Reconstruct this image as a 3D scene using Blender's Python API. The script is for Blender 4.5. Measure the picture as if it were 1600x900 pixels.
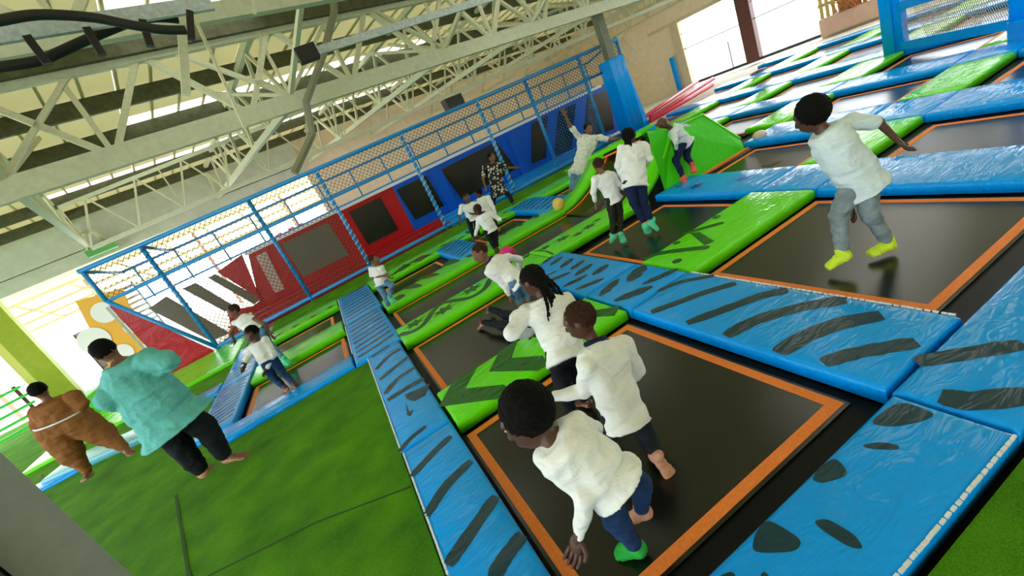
import bpy, bmesh, math, random
import numpy as np
from mathutils import Vector, Matrix, noise
# ---------------------------------------------------------------- camera, world, exposure
S = bpy.context.scene
for o in list(bpy.data.objects): bpy.data.objects.remove(o)
yaw, pitch, roll = .305279, .337329, -.436593
fw = Vector((math.sin(yaw)*math.cos(pitch), math.cos(yaw)*math.cos(pitch), -math.sin(pitch)))
r0 = Vector((math.cos(yaw), -math.sin(yaw), 0)); u0 = r0.cross(fw)
rt = r0*math.cos(roll)+u0*math.sin(roll); up = -r0*math.sin(roll)+u0*math.cos(roll)
cam = bpy.data.objects.new('camera', bpy.data.cameras.new('camera'))
cam.data.sensor_width = 36; cam.data.lens = 685.8/1600*36; cam.data.clip_start = .02; cam.data.clip_end = 300
cam.matrix_world = Matrix(((rt.x, up.x, -fw.x, 0), (rt.y, up.y, -fw.y, 0), (rt.z, up.z, -fw.z, 1.8), (0, 0, 0, 1)))
S.collection.objects.link(cam); S.camera = cam
w = bpy.data.worlds.new('sky'); S.world = w; w.use_nodes = True
w.node_tree.nodes['Background'].inputs[0].default_value = (.93, .97, 1, 1)
w.node_tree.nodes['Background'].inputs[1].default_value = 3.0
S.view_settings.view_transform = 'Standard'; S.view_settings.look = 'None'; S.view_settings.gamma = 1
S.view_settings.use_curve_mapping = False
S.view_settings.exposure = .74
def area_light(name, loc, size, power, target, color=(1, 1, 1), sy=None):
    l = bpy.data.lights.new(name, 'AREA'); l.energy = power; l.color = color; l.shape = 'RECTANGLE'; l.size = size; l.size_y = sy or size
    o = bpy.data.objects.new(name, l); S.collection.objects.link(o); o.location = loc
    o.rotation_euler = (Vector(target)-Vector(loc)).to_track_quat('-Z', 'Y').to_euler(); return o
# building frame (turned 18 degrees from the trampoline grid)
E1 = Vector((math.cos(math.radians(18)), math.sin(math.radians(18)), 0)); E2 = Vector((-E1.y, E1.x, 0))
def B(a, b, z): return E1*a+E2*b+Vector((0, 0, z))
# ---------------------------------------------------------------- helpers
random.seed(4); C = bpy.data.collections.new('hall'); S.collection.children.link(C)
def mesh(name, V, F, mats, parent=None, smooth=False, idx=None):
    m = bpy.data.meshes.new(name); m.from_pydata([tuple(v) for v in V], [], F)
    for x in (mats if isinstance(mats, (list, tuple)) else [mats]): m.materials.append(x)
    if idx: m.polygons.foreach_set('material_index', idx)
    if smooth: m.polygons.foreach_set('use_smooth', [True]*len(F))
    m.update()
    return link(name, m, parent)
def link(name, m, parent=None):
    o = bpy.data.objects.new(name, m); C.objects.link(o)
    if parent is not None:
        o.parent = parent
        if parent.location.length: o.location = -parent.location
    return o
def tag(o, label=None, cat=None, group=None, kind=None):
    for k, v in (('label', label), ('category', cat), ('group', group), ('kind', kind)):
        if v: o[k] = v
    return o
def empty(name, loc, label, cat, group=None):
    o = bpy.data.objects.new(name, None); C.objects.link(o); o.location = loc; o.empty_display_size = .1
    return tag(o, label, cat, group)
class MB:                                                     # gathers pieces of ONE part
    def __init__(s): s.V = []; s.F = []; s.I = []
    def add(s, V, F, i=0):
        n = len(s.V); s.V += [Vector(v) for v in V]; s.F += [tuple(n+k for k in f) for f in F]; s.I += [i]*len(F); return s
    def box(s, a, b, i=0):
        x0, y0, z0 = a; x1, y1, z1 = b
        return s.add([(x0,y0,z0),(x1,y0,z0),(x1,y1,z0),(x0,y1,z0),(x0,y0,z1),(x1,y0,z1),(x1,y1,z1),(x0,y1,z1)],
                     [(0,3,2,1),(4,5,6,7),(0,1,5,4),(1,2,6,5),(2,3,7,6),(3,0,4,7)], i)
    def prism(s, poly, ext, i=0):                             # polygon (list of 3-D points) extruded by a vector
        n = len(poly); e = Vector(ext); P = [Vector(p) for p in poly]
        return s.add(P+[p+e for p in P], [tuple(range(n))[::-1], tuple(range(n, 2*n))]+[(k, (k+1) % n, n+(k+1) % n, n+k) for k in range(n)], i)
    def beam(s, p, q, w, h=None, i=0, upv=(0, 0, 1)):         # rectangular bar
        p = Vector(p); q = Vector(q); d = (q-p).normalized(); h = h or w; u = Vector(upv)
        if abs(d.dot(u)) > .95: u = Vector(E2)
        a = d.cross(u).normalized()*w/2; b = a.cross(d).normalized()*h/2
        return s.add([p-a-b, p+a-b, p+a+b, p-a+b, q-a-b, q+a-b, q+a+b, q-a+b], [(0,3,2,1),(4,5,6,7),(0,1,5,4),(1,2,6,5),(2,3,7,6),(3,0,4,7)], i)
    def tube(s, pts, r, n=8, i=0):
        pts = [Vector(p) for p in pts]; V = []; F = []; a = None
        for k, p in enumerate(pts):
            d = (pts[min(k+1, len(pts)-1)]-pts[max(k-1, 0)]).normalized()
            a = d.orthogonal().normalized() if a is None else (a-d*a.dot(d)).normalized()
            b = d.cross(a); rr = r[k] if isinstance(r, (list, tuple)) else r
            V += [p+a*(rr*math.cos(2*math.pi*j/n))+b*(rr*math.sin(2*math.pi*j/n)) for j in range(n)]
        for k in range(len(pts)-1): F += [(k*n+j, k*n+(j+1) % n, (k+1)*n+(j+1) % n, (k+1)*n+j) for j in range(n)]
        F += [tuple(range(n))[::-1], tuple(range((len(pts)-1)*n, len(pts)*n))]
        return s.add(V, F, i)
    def ell(s, c, A, Bv, Cv, n=14, m=9, i=0):                 # ellipsoid with axis vectors
        c = Vector(c); V = [c-Cv]; F = []
        for k in range(1, m):
            t = math.pi*k/m; V += [c-Cv*math.cos(t)+(A*math.cos(2*math.pi*j/n)+Bv*math.sin(2*math.pi*j/n))*math.sin(t) for j in range(n)]
        V.append(c+Cv)
        F += [(0, 1+(j+1) % n, 1+j) for j in range(n)]
        for k in range(m-2): F += [(1+k*n+j, 1+k*n+(j+1) % n, 1+(k+1)*n+(j+1) % n, 1+(k+1)*n+j) for j in range(n)]
        l = len(V)-1; F += [(l, l-n+j, l-n+(j+1) % n) for j in range(n)]
        return s.add(V, F, i)
    def loft(s, rings, n=16, i=0):                            # rings: (centre, A, B)
        V = []; F = []
        for c, A, Bv in rings: V += [Vector(c)+A*math.cos(2*math.pi*j/n)+Bv*math.sin(2*math.pi*j/n) for j in range(n)]
        for k in range(len(rings)-1): F += [(k*n+j, k*n+(j+1) % n, (k+1)*n+(j+1) % n, (k+1)*n+j) for j in range(n)]
        F += [tuple(range(n))[::-1], tuple(range((len(rings)-1)*n, len(rings)*n))]
        return s.add(V, F, i)
    def cap(s, p, q, r1, r2, n=12, i=0):                      # tapered capsule
        p = Vector(p); q = Vector(q); d = (q-p).normalized(); a = d.orthogonal().normalized(); b = d.cross(a); R = []
        for t in (.08, .5, .87): R.append((p-d*r1*math.cos(math.asin(t)), a*r1*t, b*r1*t))
        R.append((p, a*r1, b*r1)); R.append((q, a*r2, b*r2))
        for t in (.87, .5, .08): R.append((q+d*r2*math.cos(math.asin(t)), a*r2*t, b*r2*t))
        return s.loft(R, n, i)
    def build(s, name, mats, parent=None, smooth=False): return mesh(name, s.V, s.F, mats, parent, smooth, s.I if max(s.I, default=0) else None)
def gridbox(x0, y0, x1, y1, z0, z1, rad=.03, cell=.12, sag=0.0):   # upholstered slab with rounded edges
    def axis(a, b):
        n = max(2, int((b-a-2*rad)/cell)); A = [a+rad*(1-math.cos(math.pi/2*k/3)) for k in range(3)]
        return A+[a+rad+(b-a-2*rad)*k/n for k in range(n+1)]+[b-rad*(1-math.cos(math.pi/2*k/3)) for k in range(2, -1, -1)]
    X = axis(x0, x1); Y = axis(y0, y1); V = []; F = []; nx, ny = len(X), len(Y)
    def ed(v, a, b):
        d = min(v-a, b-v)
        return 1 if d >= rad else math.sqrt(max(0, 1-(1-d/rad)**2))
    for y in Y:
        for x in X:
            e = min(ed(x, x0, x1), ed(y, y0, y1)); V.append((x, y, z1-rad+rad*e))
    top = len(V)
    F = [(j*nx+i, j*nx+i+1, (j+1)*nx+i+1, (j+1)*nx+i) for j in range(ny-1) for i in range(nx-1)]
    rim = [i for i in range(nx)]+[j*nx+nx-1 for j in range(1, ny)]+[(ny-1)*nx+i for i in range(nx-2, -1, -1)]+[j*nx for j in range(ny-2, 0, -1)]
    for k in rim: V.append((V[k][0], V[k][1], z0))
    n = len(rim); F += [(rim[k], top+k, top+(k+1) % n, rim[(k+1) % n]) for k in range(n)]
    F.append(tuple(range(top, top+n))[::-1])
    return V, F
# ---------------------------------------------------------------- materials
def nodes(name):
    m = bpy.data.materials.new(name); m.use_nodes = True; nt = m.node_tree
    return m, nt, nt.nodes['Principled BSDF']
def mat(name, col, rough=.6, bump=0, scale=8, var=0, metal=0, stretch=None, spec=.5, detail=4, col2=None, sss=0, trans=0, coat=0):
    m, nt, p = nodes(name); p.inputs['Base Color'].default_value = (*col, 1); p.inputs['Roughness'].default_value = rough
    p.inputs['Metallic'].default_value = metal; p.inputs['Specular IOR Level'].default_value = spec; p.inputs['Coat Weight'].default_value = coat; p.inputs['Coat Roughness'].default_value = .12
    if bump or var:
        tc = nt.nodes.new('ShaderNodeTexCoord'); mp = nt.nodes.new('ShaderNodeMapping'); mp.inputs['Scale'].default_value = stretch or (1, 1, 1)
        n = nt.nodes.new('ShaderNodeTexNoise'); n.inputs['Scale'].default_value = scale; n.inputs['Detail'].default_value = detail; n.inputs['Distortion'].default_value = .6
        nt.links.new(tc.outputs['Object'], mp.inputs[0]); nt.links.new(mp.outputs[0], n.inputs[0])
        if bump:
            b = nt.nodes.new('ShaderNodeBump'); b.inputs['Strength'].default_value = 1; b.inputs['Distance'].default_value = bump
            nt.links.new(n.outputs[0], b.inputs['Height']); nt.links.new(b.outputs[0], p.inputs['Normal'])
        if var:
            r = nt.nodes.new('ShaderNodeValToRGB'); r.color_ramp.elements[0].position = .3; r.color_ramp.elements[1].position = .7
            c2 = col2 or tuple(min(1, c*(1+var)) for c in col); c1 = col if col2 else tuple(c*(1-var) for c in col)
            r.color_ramp.elements[0].color = (*c1, 1); r.color_ramp.elements[1].color = (*c2, 1)
            nt.links.new(n.outputs[0], r.inputs[0]); nt.links.new(r.outputs[0], p.inputs['Base Color'])
    return m
def vinyl(name, col, rough=.14, wr=.012, fine=.0022):            # creased glossy sheet: broad folds plus sharp creases
    m, nt, p = nodes(name); p.inputs['Base Color'].default_value = (*col, 1); p.inputs['Roughness'].default_value = rough; p.inputs['Specular IOR Level'].default_value = .3
    tc = nt.nodes.new('ShaderNodeTexCoord'); a = nt.nodes.new('ShaderNodeTexNoise'); a.inputs['Scale'].default_value = 2.2; a.inputs['Detail'].default_value = 1.2; a.inputs['Distortion'].default_value = 1.6
    mp = nt.nodes.new('ShaderNodeMapping'); mp.inputs['Scale'].default_value = (1, 2.6, 1); mp.inputs['Rotation'].default_value = (0, 0, .5)
    c = nt.nodes.new('ShaderNodeTexNoise'); c.inputs['Scale'].default_value = 3.2; c.inputs['Detail'].default_value = 1; c.inputs['Distortion'].default_value = 2.5
    mth = nt.nodes.new('ShaderNodeMath'); mth.operation = 'SUBTRACT'; mth.inputs[1].default_value = .5
    ab = nt.nodes.new('ShaderNodeMath'); ab.operation = 'ABSOLUTE'
    L = nt.links.new
    L(tc.outputs['Object'], mp.inputs[0]); L(mp.outputs[0], a.inputs[0]); L(mp.outputs[0], c.inputs[0])
    L(c.outputs[0], mth.inputs[0]); L(mth.outputs[0], ab.inputs[0])
    b1 = nt.nodes.new('ShaderNodeBump'); b1.inputs['Distance'].default_value = wr; L(a.outputs[0], b1.inputs['Height'])
    b2 = nt.nodes.new('ShaderNodeBump'); b2.inputs['Distance'].default_value = fine*4; L(ab.outputs[0], b2.inputs['Height']); L(b1.outputs[0], b2.inputs['Normal'])
    L(b2.outputs[0], p.inputs['Normal']); return m
M = {}
M['blue'] = vinyl('blue_vinyl', (.0, .34, 1.0)); M['blue2'] = vinyl('deep_blue_vinyl', (.0, .10, .62), .3)
M['green'] = vinyl('green_vinyl', (.12, .74, .003)); M['ramp'] = vinyl('ramp_green_vinyl', (.05, .66, .004), .4, .01)
M['red'] = vinyl('red_vinyl', (.45, .006, .012), .3); M['ink'] = vinyl('dark_print', (.008, .045, .07), .22)
M['inkg'] = vinyl('dark_green_print', (.006, .12, .004), .25); M['trim'] = mat('white_binding', (.75, .8, .85), .5)
M['bed'] = mat('woven_black_bed', (.006, .007, .005), .2, .0003, 260, spec=.48); M['cover'] = mat('black_spring_cover', (.004, .005, .005), .5, spec=.15)
M['orange'] = mat('orange_line', (.95, .24, .035), .7, .001, 60, .12); M['turf'] = None
M['cream'] = mat('cream_paint_steel', (.62, .62, .42), .5, .001, 30, .08); M['beam'] = mat('grey_green_beam', (.58, .60, .42), .5, .002, 12, .08)
M['purlin'] = mat('dark_olive_purlin', (.07, .075, .03), .6, .002, 12, .3); M['galv'] = mat('galvanised_steel', (.52, .60, .62), .4, .001, 40, .2, metal=.3)
M['black'] = mat('black_rubber', (.01, .01, .01), .5); M['pipe'] = mat('blue_painted_pipe', (.005, .24, .62), .35, .003, 40)
M['net'] = mat('grey_net_cord', (.10, .085, .06), .7); M['netb'] = mat('blue_net_cord', (.02, .12, .35), .7)
M['wall'] = mat('cream_wall', (.88, .76, .58), .8, .003, 5, .06); M['pink'] = mat('pink_beige_wall', (.62, .42, .33), .8, .003, 5, .06)
M['greenpaint'] = mat('olive_green_paint', (.36, .46, .02), .5, .002, 10, .08); M['yellow'] = mat('yellow_panel', (.85, .42, .01), .5)
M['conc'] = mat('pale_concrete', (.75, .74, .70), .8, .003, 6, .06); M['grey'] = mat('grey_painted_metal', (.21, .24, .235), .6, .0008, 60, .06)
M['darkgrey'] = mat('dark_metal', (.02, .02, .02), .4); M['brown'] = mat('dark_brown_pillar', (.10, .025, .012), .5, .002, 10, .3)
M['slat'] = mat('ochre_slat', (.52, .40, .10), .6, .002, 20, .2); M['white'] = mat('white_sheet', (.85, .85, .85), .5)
M['foil'] = mat('pink_red_vinyl', (.65, .03, .09), .3, .004, 10)
def turf():
    m, nt, p = nodes('green_turf'); L = nt.links.new
    tc = nt.nodes.new('ShaderNodeTexCoord'); a = nt.nodes.new('ShaderNodeTexNoise'); a.inputs['Scale'].default_value = 230; a.inputs['Detail'].default_value = 3
    b = nt.nodes.new('ShaderNodeTexNoise'); b.inputs['Scale'].default_value = 3.0; b.inputs['Detail'].default_value = 6
    L(tc.outputs['Object'], a.inputs[0]); L(tc.outputs['Object'], b.inputs[0])
    r = nt.nodes.new('ShaderNodeValToRGB'); e = r.color_ramp.elements; e[0].position = .34; e[1].position = .68; e[0].color = (.012, .17, .0, 1); e[1].color = (.16, .58, .0, 1)
    mx = nt.nodes.new('ShaderNodeMix'); mx.inputs[0].default_value = .5; L(a.outputs[0], mx.inputs[2]); L(b.outputs[0], mx.inputs[3]); L(mx.outputs[0], r.inputs[0]); L(r.outputs[0], p.inputs['Base Color'])
    mm = nt.nodes.new('ShaderNodeMath'); mm.operation = 'MULTIPLY_ADD'; mm.inputs[1].default_value = 3.0; L(b.outputs[0], mm.inputs[0]); L(a.outputs[0], mm.inputs[2])
    bp = nt.nodes.new('ShaderNodeBump'); bp.inputs['Distance'].default_value = .03; L(mm.outputs[0], bp.inputs['Height']); L(bp.outputs[0], p.inputs['Normal'])
    p.inputs['Roughness'].default_value = .75; p.inputs['Specular IOR Level'].default_value = .1; p.inputs['Sheen Weight'].default_value = .15; p.inputs['Sheen Tint'].default_value = (.7, 1, .05, 1)
    return m
M['turf'] = turf()
def roofmat():
    m, nt, p = nodes('roof_sheet'); L = nt.links.new; p.inputs['Base Color'].default_value = (.58, .56, .36, 1); p.inputs['Roughness'].default_value = .55
    t = nt.nodes.new('ShaderNodeBsdfTranslucent'); t.inputs[0].default_value = (.78, .73, .50, 1); mx = nt.nodes.new('ShaderNodeMixShader'); mx.inputs[0].default_value = ROOF_T
    L(p.outputs[0], mx.inputs[1]); L(t.outputs[0], mx.inputs[2]); L(mx.outputs[0], nt.nodes['Material Output'].inputs['Surface']); return m
ROOF_T = .36
M['roof'] = roofmat()
def clear():
    m, nt, p = nodes('translucent_panel'); L = nt.links.new; p.inputs['Base Color'].default_value = (.9, .9, .86, 1)
    t = nt.nodes.new('ShaderNodeBsdfTranslucent'); t.inputs[0].default_value = (.95, .92, .85, 1); mx = nt.nodes.new('ShaderNodeMixShader'); mx.inputs[0].default_value = .75
    L(p.outputs[0], mx.inputs[1]); L(t.outputs[0], mx.inputs[2]); L(mx.outputs[0], nt.nodes['Material Output'].inputs['Surface']); return m
M['clear'] = clear()
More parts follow.
